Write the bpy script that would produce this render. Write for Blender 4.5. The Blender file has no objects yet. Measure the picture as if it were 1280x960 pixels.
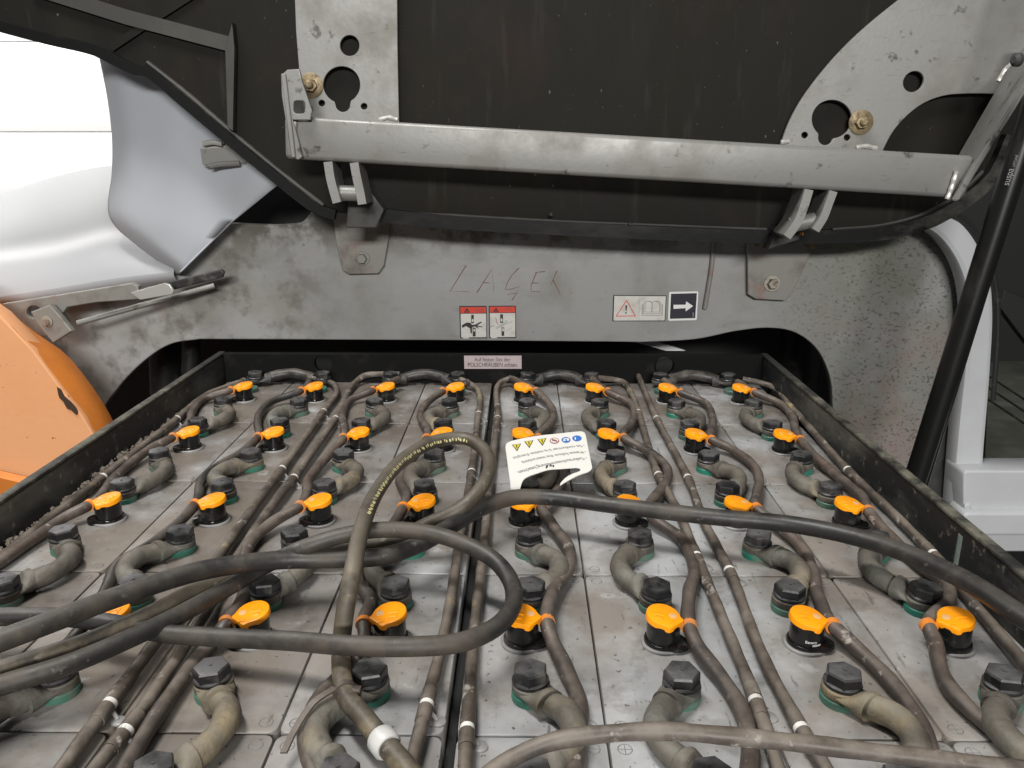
import bpy, bmesh, math, random
from mathutils import Vector, Matrix
random.seed(7)
S = bpy.context.scene
C = S.collection
PI = math.pi

# ------------------------------------------------------------------ camera
F = 1000.0                                   # focal length in photo pixels (1280 wide)
CAM = Vector((0, 0, .358))
YAW, PITCH = math.radians(.825), math.radians(16.17)
cam = bpy.data.cameras.new('camera')
cam.sensor_width = 36; cam.lens = 36*F/1280; cam.clip_start = .01; cam.clip_end = 100
cam.dof.use_dof = False
co = bpy.data.objects.new('camera', cam); C.objects.link(co)
co.location = CAM
co.rotation_euler = (PI/2-PITCH, 0, YAW)
S.camera = co
# ------------------------------------------------------------------ light
w = bpy.data.worlds.new('World'); S.world = w; w.use_nodes = True
w.node_tree.nodes['Background'].inputs[0].default_value = (.93, .97, 1, 1)
w.node_tree.nodes['Background'].inputs[1].default_value = .09
def lamp(name, loc, target, sx, sy, power, col=(1, .98, .95)):
    l = bpy.data.lights.new(name, 'AREA'); l.shape = 'RECTANGLE'; l.size = sx; l.size_y = sy
    l.energy = power; l.color = col
    o = bpy.data.objects.new(name, l); C.objects.link(o); o.location = loc
    o.rotation_euler = (Vector(target)-Vector(loc)).to_track_quat('-Z', 'Y').to_euler()
    return o
lamp('ceiling_or_fill_lamp', (-.7, .35, 2.6), (-.3, .8, 0), 1.2, .3, 68)
lamp('ceiling_or_fill_lamp', (.4, -4.8, 2.1), (.1, 1.2, .2), 2.2, .5, 320)  # light from behind the camera, added to brighten the panel, like a hall opening
lamp('ceiling_or_fill_lamp', (-2.3, .9, 2.9), (-1.1, 1.5, .2), 1.6, .5, 20)  # fill lamp added to brighten the white cover from the front left
lamp('ceiling_or_fill_lamp', (-3.2, 2.9, 2.9), (-3.0, 4.6, .7), 2.4, .4, 165)  # fill lamp added near the far wall to bleach it white
S.view_settings.view_transform = 'Standard'; S.view_settings.look = 'None'
S.view_settings.exposure = 0.0; S.view_settings.gamma = 1

# ------------------------------------------------------------------ helpers
R_ = Vector((math.cos(YAW), math.sin(YAW), 0))
F_ = Vector((-math.sin(YAW)*math.cos(PITCH), math.cos(YAW)*math.cos(PITCH), -math.sin(PITCH)))
U_ = R_.cross(F_)
def ray(px, py): return F_ + R_*((px-640)/F) + U_*((480-py)/F)
def aY(px, py, Y):
    d = ray(px, py); return CAM + d*((Y-CAM.y)/d.y)
def aZ(px, py, z):
    d = ray(px, py); return CAM + d*((z-CAM.z)/d.z)

MATS = {}
def mat(name, base, rough=.5, metal=0., layers=(), bump=None, spec=.5, coat=0., top=None):
    """layers: (colour, scale, lo, hi, detail, xyz-stretch) patches of dirt and wear over the base colour"""
    m = bpy.data.materials.new(name); m.use_nodes = True
    nt = m.node_tree; b = nt.nodes['Principled BSDF']
    b.inputs['Roughness'].default_value = rough; b.inputs['Metallic'].default_value = metal
    b.inputs['Specular IOR Level'].default_value = spec; b.inputs['Coat Weight'].default_value = coat
    b.inputs['Base Color'].default_value = (*base, 1)
    geo = nt.nodes.new('ShaderNodeNewGeometry')
    prev = None; rprev = None
    for k, L in enumerate(layers):
        col, sc, lo, hi, det = L[:5]; st = L[5] if len(L) > 5 else (1, 1, 1)
        mp = nt.nodes.new('ShaderNodeMapping'); mp.inputs['Scale'].default_value = st
        mp.inputs['Location'].default_value = (k*3.7, k*1.3, k*2.1)
        nt.links.new(geo.outputs['Position'], mp.inputs['Vector'])
        n = nt.nodes.new('ShaderNodeTexNoise'); n.inputs['Scale'].default_value = sc
        n.inputs['Detail'].default_value = det; n.inputs['Roughness'].default_value = .62
        nt.links.new(mp.outputs[0], n.inputs['Vector'])
        r = nt.nodes.new('ShaderNodeMapRange'); r.inputs[1].default_value = lo; r.inputs[2].default_value = hi
        r.inputs[4].default_value = L[6] if len(L) > 6 else 1.0
        nt.links.new(n.outputs['Fac'], r.inputs[0])
        fac = r.outputs[0]
        if len(L) > 7:                                   # limit the patch to an interval along x (wear that sits on one side)
            sx = nt.nodes.new('ShaderNodeSeparateXYZ'); nt.links.new(geo.outputs['Position'], sx.inputs[0])
            for (ax, a, c) in L[7]:
                q = nt.nodes.new('ShaderNodeMapRange'); q.inputs[1].default_value = a; q.inputs[2].default_value = c
                nt.links.new(sx.outputs[ax], q.inputs[0])
                mu = nt.nodes.new('ShaderNodeMath'); mu.operation = 'MULTIPLY'
                nt.links.new(fac, mu.inputs[0]); nt.links.new(q.outputs[0], mu.inputs[1]); fac = mu.outputs[0]
        x = nt.nodes.new('ShaderNodeMix'); x.data_type = 'RGBA'
        nt.links.new(fac, x.inputs[0])
        x.inputs[7].default_value = (*col, 1)
        if prev is None: x.inputs[6].default_value = (*base, 1)
        else: nt.links.new(prev, x.inputs[6])
        prev = x.outputs[2]
        if k == 0:
            rr = nt.nodes.new('ShaderNodeMapRange'); rr.inputs[3].default_value = rough
            rr.inputs[4].default_value = min(1, rough+.22); nt.links.new(fac, rr.inputs[0])
            nt.links.new(rr.outputs[0], b.inputs['Roughness'])
    if top:                                              # settled dust: more of it on faces that look up
        sx = nt.nodes.new('ShaderNodeSeparateXYZ'); nt.links.new(geo.outputs['Normal'], sx.inputs[0])
        q = nt.nodes.new('ShaderNodeMapRange'); q.inputs[1].default_value = .35; q.inputs[2].default_value = .98; q.inputs[4].default_value = top[1]
        nt.links.new(sx.outputs['Z'], q.inputs[0])
        n = nt.nodes.new('ShaderNodeTexNoise'); n.inputs['Scale'].default_value = top[2]; n.inputs['Detail'].default_value = 6; n.inputs['Roughness'].default_value = .65
        nt.links.new(geo.outputs['Position'], n.inputs['Vector'])
        r = nt.nodes.new('ShaderNodeMapRange'); r.inputs[1].default_value = .38; r.inputs[2].default_value = .62
        nt.links.new(n.outputs['Fac'], r.inputs[0])
        mu = nt.nodes.new('ShaderNodeMath'); mu.operation = 'MULTIPLY'
        nt.links.new(q.outputs[0], mu.inputs[0]); nt.links.new(r.outputs[0], mu.inputs[1])
        x = nt.nodes.new('ShaderNodeMix'); x.data_type = 'RGBA'; nt.links.new(mu.outputs[0], x.inputs[0])
        x.inputs[7].default_value = (*top[0], 1)
        if prev is None: x.inputs[6].default_value = (*base, 1)
        else: nt.links.new(prev, x.inputs[6])
        prev = x.outputs[2]
    if prev is not None: nt.links.new(prev, b.inputs['Base Color'])
    if bump:
        n = nt.nodes.new('ShaderNodeTexNoise'); n.inputs['Scale'].default_value = bump[0]; n.inputs['Detail'].default_value = 5
        nt.links.new(geo.outputs['Position'], n.inputs['Vector'])
        bp = nt.nodes.new('ShaderNodeBump'); bp.inputs['Strength'].default_value = bump[1]; bp.inputs['Distance'].default_value = bump[2] if len(bump) > 2 else .001
        nt.links.new(n.outputs['Fac'], bp.inputs['Height']); nt.links.new(bp.outputs[0], b.inputs['Normal'])
    MATS[name] = m
    return m

DUST = (.27, .235, .20)
mat('lid_grey', (.385, .394, .40), .36, 0, [
    ((.185, .157, .128), 5, .41, .58, 8, (1, 1, 1), .85), ((.165, .138, .112), 8, .34, .52, 7, (1, 1, 1), .85, [('X', .04, -.30)]),
    ((.11, .092, .075), 12, .36, .58, 7, (1, 1, 1), .85, [('Y', .74, 1.12)]),
    ((.43, .435, .445), 20, .57, .70, 5, (1, .5, 1), .3), ((.50, .50, .50), 26, .65, .73, 6, (1, 1, 1), .5),
    ((.08, .068, .056), 20, .55, .69, 8, (1, 1, 1), .6), ((.05, .045, .04), 150, .65, .69, 3, (1, 1, 1), .8),
    ((.08, .072, .062), 60, .62, .70, 6, (2.5, .4, 1), .7)], (140, .15))
mat('gap_black', (.006, .006, .006), .7)
mat('mark_grey', (.17, .165, .155), .7)
mat('bolt_black', (.010, .010, .011), .36, 0, [((.10, .092, .082), 45, .50, .72, 5, (1, 1, 1), .7)], (220, .15), .5, 0, ((.12, .118, .118), .8, 30))
mat('washer_dark', (.05, .047, .043), .5, .2, [(DUST, 50, .45, .7, 4, (1, 1, 1), .7)])
mat('ring_green', (.008, .17, .115), .35, 0, [((.13, .135, .11), 40, .40, .66, 5, (1, 1, 1), .85)])
mat('connector_grey', (.098, .087, .071), .6, 0, [((.29, .23, .135), 7, .54, .64, 6, (1, 1, 1), .65), ((.045, .04, .035), 20, .50, .66, 6, (1, 1, 1), .85), ((.16, .175, .155), 11, .52, .66, 5, (1, 1, 1), .6), ((.36, .27, .09), 13, .66, .72, 4, (1, 1, 1), .7), ((.03, .027, .024), 60, .62, .70, 4, (1, 1, 1), .7)], (100, .9, .002), .4, 0, ((.20, .178, .145), .5, 26))
mat('lug_dark', (.03, .028, .025), .55, 0, [((.11, .10, .085), 30, .48, .68, 5, (1, 1, 1), .8)], (130, .3))
mat('cap_orange', (.95, .33, .004), .34, 0, [((.55, .16, .01), 120, .62, .75, 3, (1, 1, 1), .5)], (300, .05))
mat('plug_black', (.007, .007, .007), .16, 0, [((.12, .11, .1), 60, .58, .78, 4, (1, 1, 1), .4)])
mat('flange_grey', (.26, .255, .25), .4, 0, [((.12, .11, .10), 40, .5, .7, 4, (1, 1, 1), .6)])
mat('tee_orange', (.75, .24, .03), .4, 0, [((.3, .2, .12), 80, .45, .7, 4, (1, 1, 1), .7)])
mat('nub_pale', (.62, .36, .16), .5)
mat('hose_grey', (.054, .041, .034), .46, 0, [((.15, .125, .105), 30, .48, .66, 6, (1, 1, 1), .7), ((.028, .023, .021), 12, .48, .64, 6, (1, 1, 1), .85), ((.10, .066, .05), 9, .54, .66, 4, (1, 1, 1), .6), ((.36, .33, .29), 90, .62, .71, 4, (1, 1, 1), .75)], (200, .25), .5, 0, ((.215, .18, .148), .5, 22))
mat('hose_black', (.016, .0145, .0135), .42, 0, [((.09, .075, .063), 26, .50, .70, 6, (1, 1, 1), .7)], (200, .2), .5, 0, ((.14, .12, .10), .5, 24))
mat('pipe_grey', (.064, .05, .040), .46, 0, [((.19, .165, .14), 34, .48, .66, 6, (1, 1, 1), .75), ((.04, .034, .03), 16, .48, .64, 6, (1, 1, 1), .8), ((.48, .45, .40), 60, .62, .72, 4, (1, 1, 1), .8), ((.42, .32, .12), 11, .65, .71, 4, (1, 1, 1), .7)], (200, .2), .5, 0, ((.25, .21, .168), .55, 18))
mat('joint_white', (.72, .70, .66), .4)
mat('cable_black', (.021, .020, .019), .44, 0, [((.078, .063, .048), 14, .46, .62, 7, (1, 1, 1), .85), ((.012, .012, .012), 22, .52, .66, 5, (1, 1, 1), .7), ((.20, .19, .17), 80, .63, .73, 5, (1, 1, 1), .7)], (150, .3), .5, 0, ((.105, .093, .08), .55, 26))
mat('cable_tan', (.058, .048, .035), .46, 0, [((.105, .088, .064), 12, .44, .62, 6, (1, 1, 1), .8), ((.028, .024, .020), 16, .50, .64, 6, (1, 1, 1), .8), ((.27, .22, .14), 30, .44, .66, 6, (1, 1, 1), .8, [('Y', .56, .48)]), ((.33, .30, .24), 80, .64, .73, 4, (1, 1, 1), .6)], (180, .3), .5, 0, ((.15, .13, .10), .6, 26))
mat('print_yellow', (.66, .60, .30), .5)
mat('tray_steel', (.0095, .0105, .0108), .5, 0, [((.13, .125, .102), 11, .47, .72, 7, (1, .5, 1.5), .75), ((.24, .22, .18), 70, .60, .72, 4, (1, 1, 1), .6)], (90, .3))
mat('tray_back_shade', (.0035, .0035, .0035), .7, 0, [((.035, .032, .026), 18, .60, .78, 6, (1, 1, 1), .5)], (90, .2), .15)  # tray steel darkened for the back wall; its shade is in the colour
mat('chip_brown', (.045, .024, .012), .8)
mat('tray_rim', (.016, .016, .014), .6, 0, [((.17, .16, .12), 28, .40, .62, 7, (1, 1, 1), .8, [('Y', 1.18, 1.04)]), ((.02, .02, .02), 60, .55, .7, 4)], (140, .4))
mat('crumb', (.11, .09, .07), .9, 0, [((.2, .17, .14), 120, .4, .6, 3)])
mat('panel_grey', (.272, .273, .268), .5, 0, [
    ((.185, .18, .15), 7, .46, .62, 7, (1, 1, 1), .65),
    ((.325, .328, .333), 5, .50, .66, 7, (.5, 1, 1.6), .6),
    ((.06, .054, .04), 24, .45, .56, 7, (1, 1, 1), .85, [('Z', .185, .235)]),
    ((.08, .07, .058), 17, .49, .62, 7, (1, 1, 1), .7, [('X', -.28, -.42)]),
    ((.175, .178, .155), 9, .30, .50, 7, (1, 1, 1), .75, [('X', .37, .52)]),
    ((.235, .165, .15), 9, .46, .58, 6, (1, 1, 1), .6, [('X', .40, .52), ('Z', .10, .03)]),
    ((.135, .14, .10), 12, .54, .68, 6, (1, 1, 1), .5, [('X', .46, .54)]),
    ((.06, .057, .048), 190, .555, .63, 4, (.85, 1, 1.1), .75, [('X', .38, .56)]),
    ((.27, .18, .16), 14, .62, .72, 6, (1, 1, 1), .35), ((.11, .105, .095), 70, .66, .72, 4, (1, 1, 1), .7),
    ((.17, .165, .155), 30, .58, .70, 6, (.5, 1, 1.5), .4)], (120, .15))
mat('metal_grey', (.225, .224, .212), .42, .25, [((.145, .138, .118), 9, .46, .64, 7, (1, 1, 1), .7), ((.05, .045, .038), 38, .62, .69, 5, (1, 1, 1), .85), ((.255, .255, .245), 7, .53, .68, 6, (1, 1, 1), .5), ((.12, .11, .095), 90, .62, .72, 5, (.3, 1, 2), .6), ((.24, .17, .12), 16, .66, .73, 5, (1, 1, 1), .6)], (180, .12))
mat('bracket_grey', (.215, .21, .19), .5, .1, [((.13, .11, .09), 24, .50, .66, 6, (1, 1, 1), .75), ((.25, .12, .1), 30, .6, .7, 5, (1, 1, 1), .6)], (150, .2))
mat('strap_dark', (.05, .048, .042), .5, .1, [((.03, .028, .025), 24, .46, .66, 6)], (150, .2))
mat('weld_bright', (.46, .45, .42), .35, .4)
mat('hood_black', (.0075, .0073, .0054), .6, 0, [((.0155, .0148, .0105), 5, .44, .7, 6, (2.2, 1, .5), .8), ((.034, .032, .024), 14, .60, .74, 6, (4, 1, .45), .5), ((.16, .15, .13), 160, .735, .77, 2, (1, 1, .6), .5), ((.021, .012, .010), 6, .55, .7, 5, (1, 1, 1), .6)], (60, .15), .15)
mat('rim_black', (.0045, .0045, .0045), .4, 0, [((.04, .037, .031), 22, .58, .74, 7, (.3, 1, 1), .5), ((.10, .095, .08), 26, .48, .66, 7, (.5, 1, 1), .7, [('X', .48, .60)])], (80, .2), .22)
mat('lip_highlight_dust', (.02, .019, .017), .5, 0, [((.085, .08, .066), 20, .46, .66, 7, (.4, 1, 1), .8)], (100, .2))  # dust and the thin highlight along the rim, both in the colour
mat('rib_grey', (.030, .029, .024), .5, 0, [((.055, .052, .042), 10, .46, .66, 6, (1, 1, 1), .7)])
mat('brass', (.25, .195, .11), .45, .35, [((.12, .085, .045), 60, .45, .65, 4)])
mat('bolt_steel', (.36, .34, .29), .4, .5, [((.14, .10, .08), 80, .5, .66, 4)])
mat('shroud_grey', (.36, .385, .415), .45, 0, [((.40, .42, .45), 3, .45, .6, 3)], (300, .02), .4)
mat('cover_white', (.37, .38, .395), .34, 0, [((.3, .3, .3), 50, .71, .75, 4, (1, 1, 1), .7)], None, .4)
mat('orange_glare_paint', (.72, .345, .16), .6, 0, [((.70, .32, .14), 8, .45, .65, 5), ((.2, .09, .03), 45, .70, .74, 3)], (75, .35))  # orange paint paled to carry the glare on the face in its colour
mat('orange_edge', (.64, .20, .028), .5, 0, [((.55, .17, .025), 10, .45, .65, 5), ((.13, .06, .02), 30, .68, .72, 4)], (90, .3))
mat('seal_black', (.012, .012, .012), .5, 0, [((.1, .09, .08), 40, .55, .7, 4, (1, 1, 1), .6)])
mat('pillar_grey', (.50, .51, .53), .35, 0, [((.44, .45, .46), 6, .45, .65, 5), ((.3, .3, .3), 60, .7, .75, 3, (1, 1, 1), .6)], (400, .03))
mat('strut_black', (.006, .006, .0055), .3, 0, [((.045, .042, .033), 20, .55, .75, 6, (1, 1, .3), .5)])
mat('interior_dark', (.005, .005, .005), .6)
mat('interior_grey', (.03, .03, .03), .6, 0, [((.055, .053, .048), 12, .45, .7, 4)])
mat('mat_rubber', (.085, .088, .07), .6, 0, [((.13, .13, .108), 14, .45, .7, 5)], (90, .2))
mat('wall_white', (.84, .84, .84), .6)
mat('wall_grey', (.45, .45, .45), .7)
mat('floor_concrete', (.10, .10, .098), .8, 0, [((.05, .05, .05), 5, .45, .65, 6)])
mat('sticker_white', (.60, .59, .55), .5, 0, [((.42, .40, .35), 60, .48, .68, 5, (1, 1, 1), .7)])
mat('print_pink', (.42, .35, .35), .5, 0, [((.34, .29, .29), 60, .48, .68, 4)])
mat('print_black', (.012, .012, .012), .5)
mat('print_red', (.62, .045, .02), .45, 0, [((.45, .05, .03), 80, .5, .7, 4)])
mat('print_darkred', (.35, .05, .045), .5)
mat('scratch_red', (.21, .095, .08), .7)
mat('print_navy', (.012, .012, .022), .4)
mat('print_white', (.75, .75, .74), .5)
mat('card_white', (.80, .79, .74), .45)
mat('print_blue', (.04, .17, .55), .45)
mat('icon_yellow', (.75, .62, .06), .45)
mat('print_grey', (.20, .20, .20), .6)
mat('collar_clear', (.50, .50, .48), .3)
mat('clear_tube', (.42, .50, .45), .2, 0, (), None, .6)
MATS['clear_tube'].node_tree.nodes['Principled BSDF'].inputs['Transmission Weight'].default_value = .6
mat('pale_strip', (.75, .75, .75), .4)

def finish(me, mats, smooth=35):
    for m in (mats if isinstance(mats, (list, tuple)) else [mats]): me.materials.append(MATS[m])
    if smooth:
        for p in me.polygons: p.use_smooth = True
        me.set_sharp_from_angle(angle=math.radians(smooth))
def link(name, me, parent=None):
    o = bpy.data.objects.new(name, me); C.objects.link(o)
    if parent: o.parent = parent
    return o
def obj(name, bm, mats, parent=None, smooth=35):
    bmesh.ops.recalc_face_normals(bm, faces=bm.faces)
    me = bpy.data.meshes.new(name); bm.to_mesh(me); bm.free(); finish(me, mats, smooth)
    return link(name, me, parent)
def tag(o, label=None, cat=None, group=None, kind=None):
    if label: o['label'] = label
    if cat: o['category'] = cat
    if group: o['group'] = group
    if kind: o['kind'] = kind
    return o
def empty(name, loc=(0, 0, 0), label=None, cat=None, group=None):
    o = bpy.data.objects.new(name, None); C.objects.link(o); o.location = loc; o.empty_display_size = .02
    return tag(o, label, cat, group)
def copy_child(src, parent):
    c = src.copy(); C.objects.link(c); c.parent = parent
    for g in src.children: copy_child(g, c)
    return c
def setmi(bm, before, mi):
    for f in bm.faces:
        if f not in before: f.material_index = mi
def box(bm, lo, hi, bevel=0, seg=2, mi=0):
    v = [bm.verts.new((x, y, z)) for x in (lo[0], hi[0]) for y in (lo[1], hi[1]) for z in (lo[2], hi[2])]
    fs = [bm.faces.new([v[i] for i in q]) for q in ((0, 1, 3, 2), (4, 6, 7, 5), (0, 4, 5, 1), (2, 3, 7, 6), (0, 2, 6, 4), (1, 5, 7, 3))]
    for f in fs: f.material_index = mi
    if bevel:
        es = list({e for f in fs for e in f.edges})
        bmesh.ops.bevel(bm, geom=es, offset=bevel, segments=seg, affect='EDGES', profile=.5, material=mi)
def lathe(bm, prof, n=28, c=(0, 0, 0), mi=0, axis=None):
    """prof: (r, z) from bottom to top; closed with caps"""
    rings = []
    M = Matrix.Identity(3)
    if axis is not None: M = Vector((0, 0, 1)).rotation_difference(Vector(axis)).to_matrix()
    c = Vector(c)
    for r, z in prof:
        rings.append([bm.verts.new(c + M @ Vector((r*math.cos(2*PI*k/n), r*math.sin(2*PI*k/n), z))) for k in range(n)])
    for a, b in zip(rings, rings[1:]):
        for k in range(n): bm.faces.new((a[k], a[(k+1) % n], b[(k+1) % n], b[k])).material_index = mi
    bm.faces.new(rings[0][::-1]).material_index = mi; bm.faces.new(rings[-1]).material_index = mi
def prism(bm, pts, z0, z1, bevel=0, mi=0, seg=2):
    """2-D outline in xy extruded z0..z1, top edge bevelled"""
    a = [bm.verts.new((x, y, z0)) for x, y in pts]; b = [bm.verts.new((x, y, z1)) for x, y in pts]
    n = len(pts)
    fs = [bm.faces.new(a[::-1]), bm.faces.new(b)]
    fs += [bm.faces.new((a[k], a[(k+1) % n], b[(k+1) % n], b[k])) for k in range(n)]
    for f in fs: f.material_index = mi
    bmesh.ops.recalc_face_normals(bm, faces=fs)
    if bevel: bmesh.ops.bevel(bm, geom=list(fs[1].edges), offset=bevel, segments=seg, affect='EDGES', profile=.5, material=mi)
def smooth_path(pts, step=.006):
    P = [Vector(p) for p in pts]
    P = [P[0]*2-P[1]] + P + [P[-1]*2-P[-2]]
    out = []
    for i in range(1, len(P)-2):
        p0, p1, p2, p3 = P[i-1:i+3]
        t = [0]
        for a, b in ((p0, p1), (p1, p2), (p2, p3)): t.append(t[-1]+max((b-a).length, 1e-6)**.5)
        n = max(2, int((p2-p1).length/step))
        for k in range(n):
            u = t[1]+(t[2]-t[1])*k/n
            A1 = p0*((t[1]-u)/(t[1]-t[0]))+p1*((u-t[0])/(t[1]-t[0])); A2 = p1*((t[2]-u)/(t[2]-t[1]))+p2*((u-t[1])/(t[2]-t[1]))
            A3 = p2*((t[3]-u)/(t[3]-t[2]))+p3*((u-t[2])/(t[3]-t[2]))
            B1 = A1*((t[2]-u)/(t[2]-t[0]))+A2*((u-t[0])/(t[2]-t[0])); B2 = A2*((t[3]-u)/(t[3]-t[1]))+A3*((u-t[1])/(t[3]-t[1]))
            out.append(B1*((t[2]-u)/(t[2]-t[1]))+B2*((u-t[1])/(t[2]-t[1])))
    out.append(P[-2].copy())
    return out
def tube(bm, path, r, n=12, mi=0, sq=None, up=(0, 0, 1)):
    """round (or rectangular when sq=(w,h)) section swept along the path; r a number or one per point"""
    prev = None; rings = []
    L = len(path); u = None
    for i, p in enumerate(path):
        d = (path[min(i+1, L-1)]-path[max(i-1, 0)]).normalized()
        if u is None:
            u = Vector(up)-d*Vector(up).dot(d)
            if u.length < 1e-3: u = Vector((1, 0, 0))-d*d.x
        else: u = u-d*u.dot(d)
        u.normalize(); v = d.cross(u)
        rr = r[i] if isinstance(r, (list, tuple)) else r
        if sq: rings.append([bm.verts.new(p+v*a*sq[0]/2+u*b*sq[1]/2) for a, b in ((-1, -1), (1, -1), (1, 1), (-1, 1))])
        else: rings.append([bm.verts.new(p+u*rr*math.cos(2*PI*k/n)+v*rr*math.sin(2*PI*k/n)) for k in range(n)])
    fs = []
    m = len(rings[0])
    for a, b in zip(rings, rings[1:]):
        for k in range(m): fs.append(bm.faces.new((a[k], a[(k+1) % m], b[(k+1) % m], b[k])))
    fs.append(bm.faces.new(rings[0][::-1])); fs.append(bm.faces.new(rings[-1]))
    for f in fs: f.material_index = mi
    return fs
def circ(cx, cy, rx, ry=None, n=28, ph=0):
    ry = rx if ry is None else ry
    return [(cx+rx*math.cos(2*PI*k/n+ph), cy+ry*math.sin(2*PI*k/n+ph)) for k in range(n)]
def curve2(pts, closed=True, step=4.):
    """smooth a pixel outline"""
    P = [Vector((x, y, 0)) for x, y in pts]
    q = smooth_path(P, step)
    return [(p.x, p.y) for p in q]
def fill_mesh(loops, depth, bevel=0.):
    """a flat sheet with holes (even-odd), thickness depth, centred on z=0, as a mesh"""
    cu = bpy.data.curves.new('sheet', 'CURVE'); cu.dimensions = '2D'; cu.fill_mode = 'BOTH'
    cu.extrude = max(0, depth/2-bevel); cu.bevel_depth = bevel; cu.bevel_resolution = 1
    if bevel: cu.offset = -bevel
    for lp in loops:
        s = cu.splines.new('POLY'); s.points.add(len(lp)-1); s.use_cyclic_u = True
        for p, (x, y) in zip(s.points, lp): p.co = (x, y, 0, 1)
    o = bpy.data.objects.new('sheet', cu); C.objects.link(o)
    bpy.context.view_layer.update()
    me = bpy.data.meshes.new_from_object(o.evaluated_get(bpy.context.evaluated_depsgraph_get()))
    bpy.data.objects.remove(o); bpy.data.curves.remove(cu)
    me.materials.clear()
    return me
def plate(name, outline, holes, Y, t, m, parent=None, bevel=.0012, label=None):
    """a plate facing the camera: pixel outline laid on the plane y=Y, thickness t behind it"""
    conv = lambda lp: [((q := aY(x, y, Y)).x, q.z) for x, y in lp]
    me = fill_mesh([conv(outline)]+[conv(h) for h in holes], t, bevel)
    for v in me.vertices: v.co = Vector((v.co.x, Y+t/2-v.co.z, v.co.y))
    finish(me, m, 30)
    o = link(name, me, parent)
    if label: o['label'] = label
    return o
def text_verts(s, P0, P1, up, hs=1., font_off=0):
    """mesh data of a line of lettering from P0 to P1; up = direction of the letters' tops"""
    cu = bpy.data.curves.new('txt', 'FONT'); cu.body = s; cu.size = 1; cu.offset = font_off; cu.resolution_u = 3
    o = bpy.data.objects.new('txt', cu); C.objects.link(o); bpy.context.view_layer.update()
    me = bpy.data.meshes.new_from_object(o.evaluated_get(bpy.context.evaluated_depsgraph_get()))
    bpy.data.objects.remove(o); bpy.data.curves.remove(cu)
    xs = [v.co.x for v in me.vertices]; x0, x1 = min(xs), max(xs)
    P0, P1, up = Vector(P0), Vector(P1), Vector(up).normalized()
    d = (P1-P0); sc = d.length/(x1-x0); d.normalize()
    vs = [P0+d*((v.co.x-x0)*sc)+up*(v.co.y*sc*hs) for v in me.vertices]
    fs = [list(p.vertices) for p in me.polygons]
    bpy.data.meshes.remove(me)
    return vs, fs
def add_vf(bm, vs, fs, mi=0):
    V = [bm.verts.new(v) for v in vs]
    for f in fs:
        try: bm.faces.new([V[i] for i in f]).material_index = mi
        except ValueError: pass

# ------------------------------------------------------------------ layout of the battery
EDGE = [-.480, -.372, -.264, -.157, -.0495, -.042, .0545, .162, .270, .378]
COLX = [((EDGE[i]+EDGE[i+1])/2) for i in (0, 1, 2, 3)] + [(EDGE[i]+EDGE[i+1])/2 for i in (5, 6, 7, 8)]
CELLX = [(EDGE[i], EDGE[i+1]) for i in (0, 1, 2, 3, 5, 6, 7, 8)]
CAPX = [-.4175, -.3115, -.2045, -.1005, 0, .1065, .2142, .3235]
ROWY = [1.140, .9365, .733, .5295, .326]
HALF = .2035/2
ROWN = ['back row', 'second row', 'third row', 'fourth row', 'front row']
COLN = ['first column from left', 'second column from left', 'third column from left', 'fourth column from left',
        'fourth column from right', 'third column from right', 'second column from right', 'first column from right']

# ------------------------------------------------------------------ setting
bm = bmesh.new(); box(bm, (-8, -4, -.85), (8, 9, -.75)); tag(obj('floor', bm, 'floor_concrete', None, 0), kind='structure')
wall = empty('wall'); tag(wall, kind='structure')
# far white wall of wide horizontal boards with thin joints, seen past the hood on the left
zl1, zl2 = aY(60, 52, 4.6).z, aY(70, 165, 4.6).z
stp = zl1-zl2
wz = [-.75, zl2-2*stp, zl2-stp, zl2, zl1, zl1+stp, zl1+2*stp, zl1+3*stp]
for a, b in zip(wz, wz[1:]):
    bm = bmesh.new(); box(bm, (-7, 4.6, a+.0035), (0.2, 4.7, b-.0035), .003)
    obj('wall_panel', bm, 'wall_white', wall)
bm = bmesh.new(); box(bm, (-7, 4.609, -.74), (0.2, 4.76, wz[-1]-.01)); obj('backing', bm, 'wall_grey', wall, 0)

# ------------------------------------------------------------------ forklift body
YP = 1.33
truck = empty('forklift', (0, 1.4, -.75), 'grey and orange forklift body standing around the open battery bay', 'forklift')
truck.location = (0, 0, 0)
arch = curve2([(118, 560), (122, 528), (148, 484), (184, 448), (214, 430), (250, 424)]) + [(560, 425.5), (780, 427.5)] + \
    curve2([(800, 428), (870, 424), (920, 414), (960, 410), (992, 415), (1020, 435), (1037, 470), (1041, 512), (1041, 600)])
top = [(1205, 620), (1215, 450), (1212, 360), (1190, 300), (1165, 262), (1100, 230), (520, 215), (395, 230), (393, 262)] + \
    curve2([(390, 264), (378, 277), (355, 281), (285, 279)]) + [(228, 322), (180, 360), (60, 380), (40, 420), (60, 560)]
panel = plate('rear_panel', arch+top, [], YP, .02, 'panel_grey', truck, .002)
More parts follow.
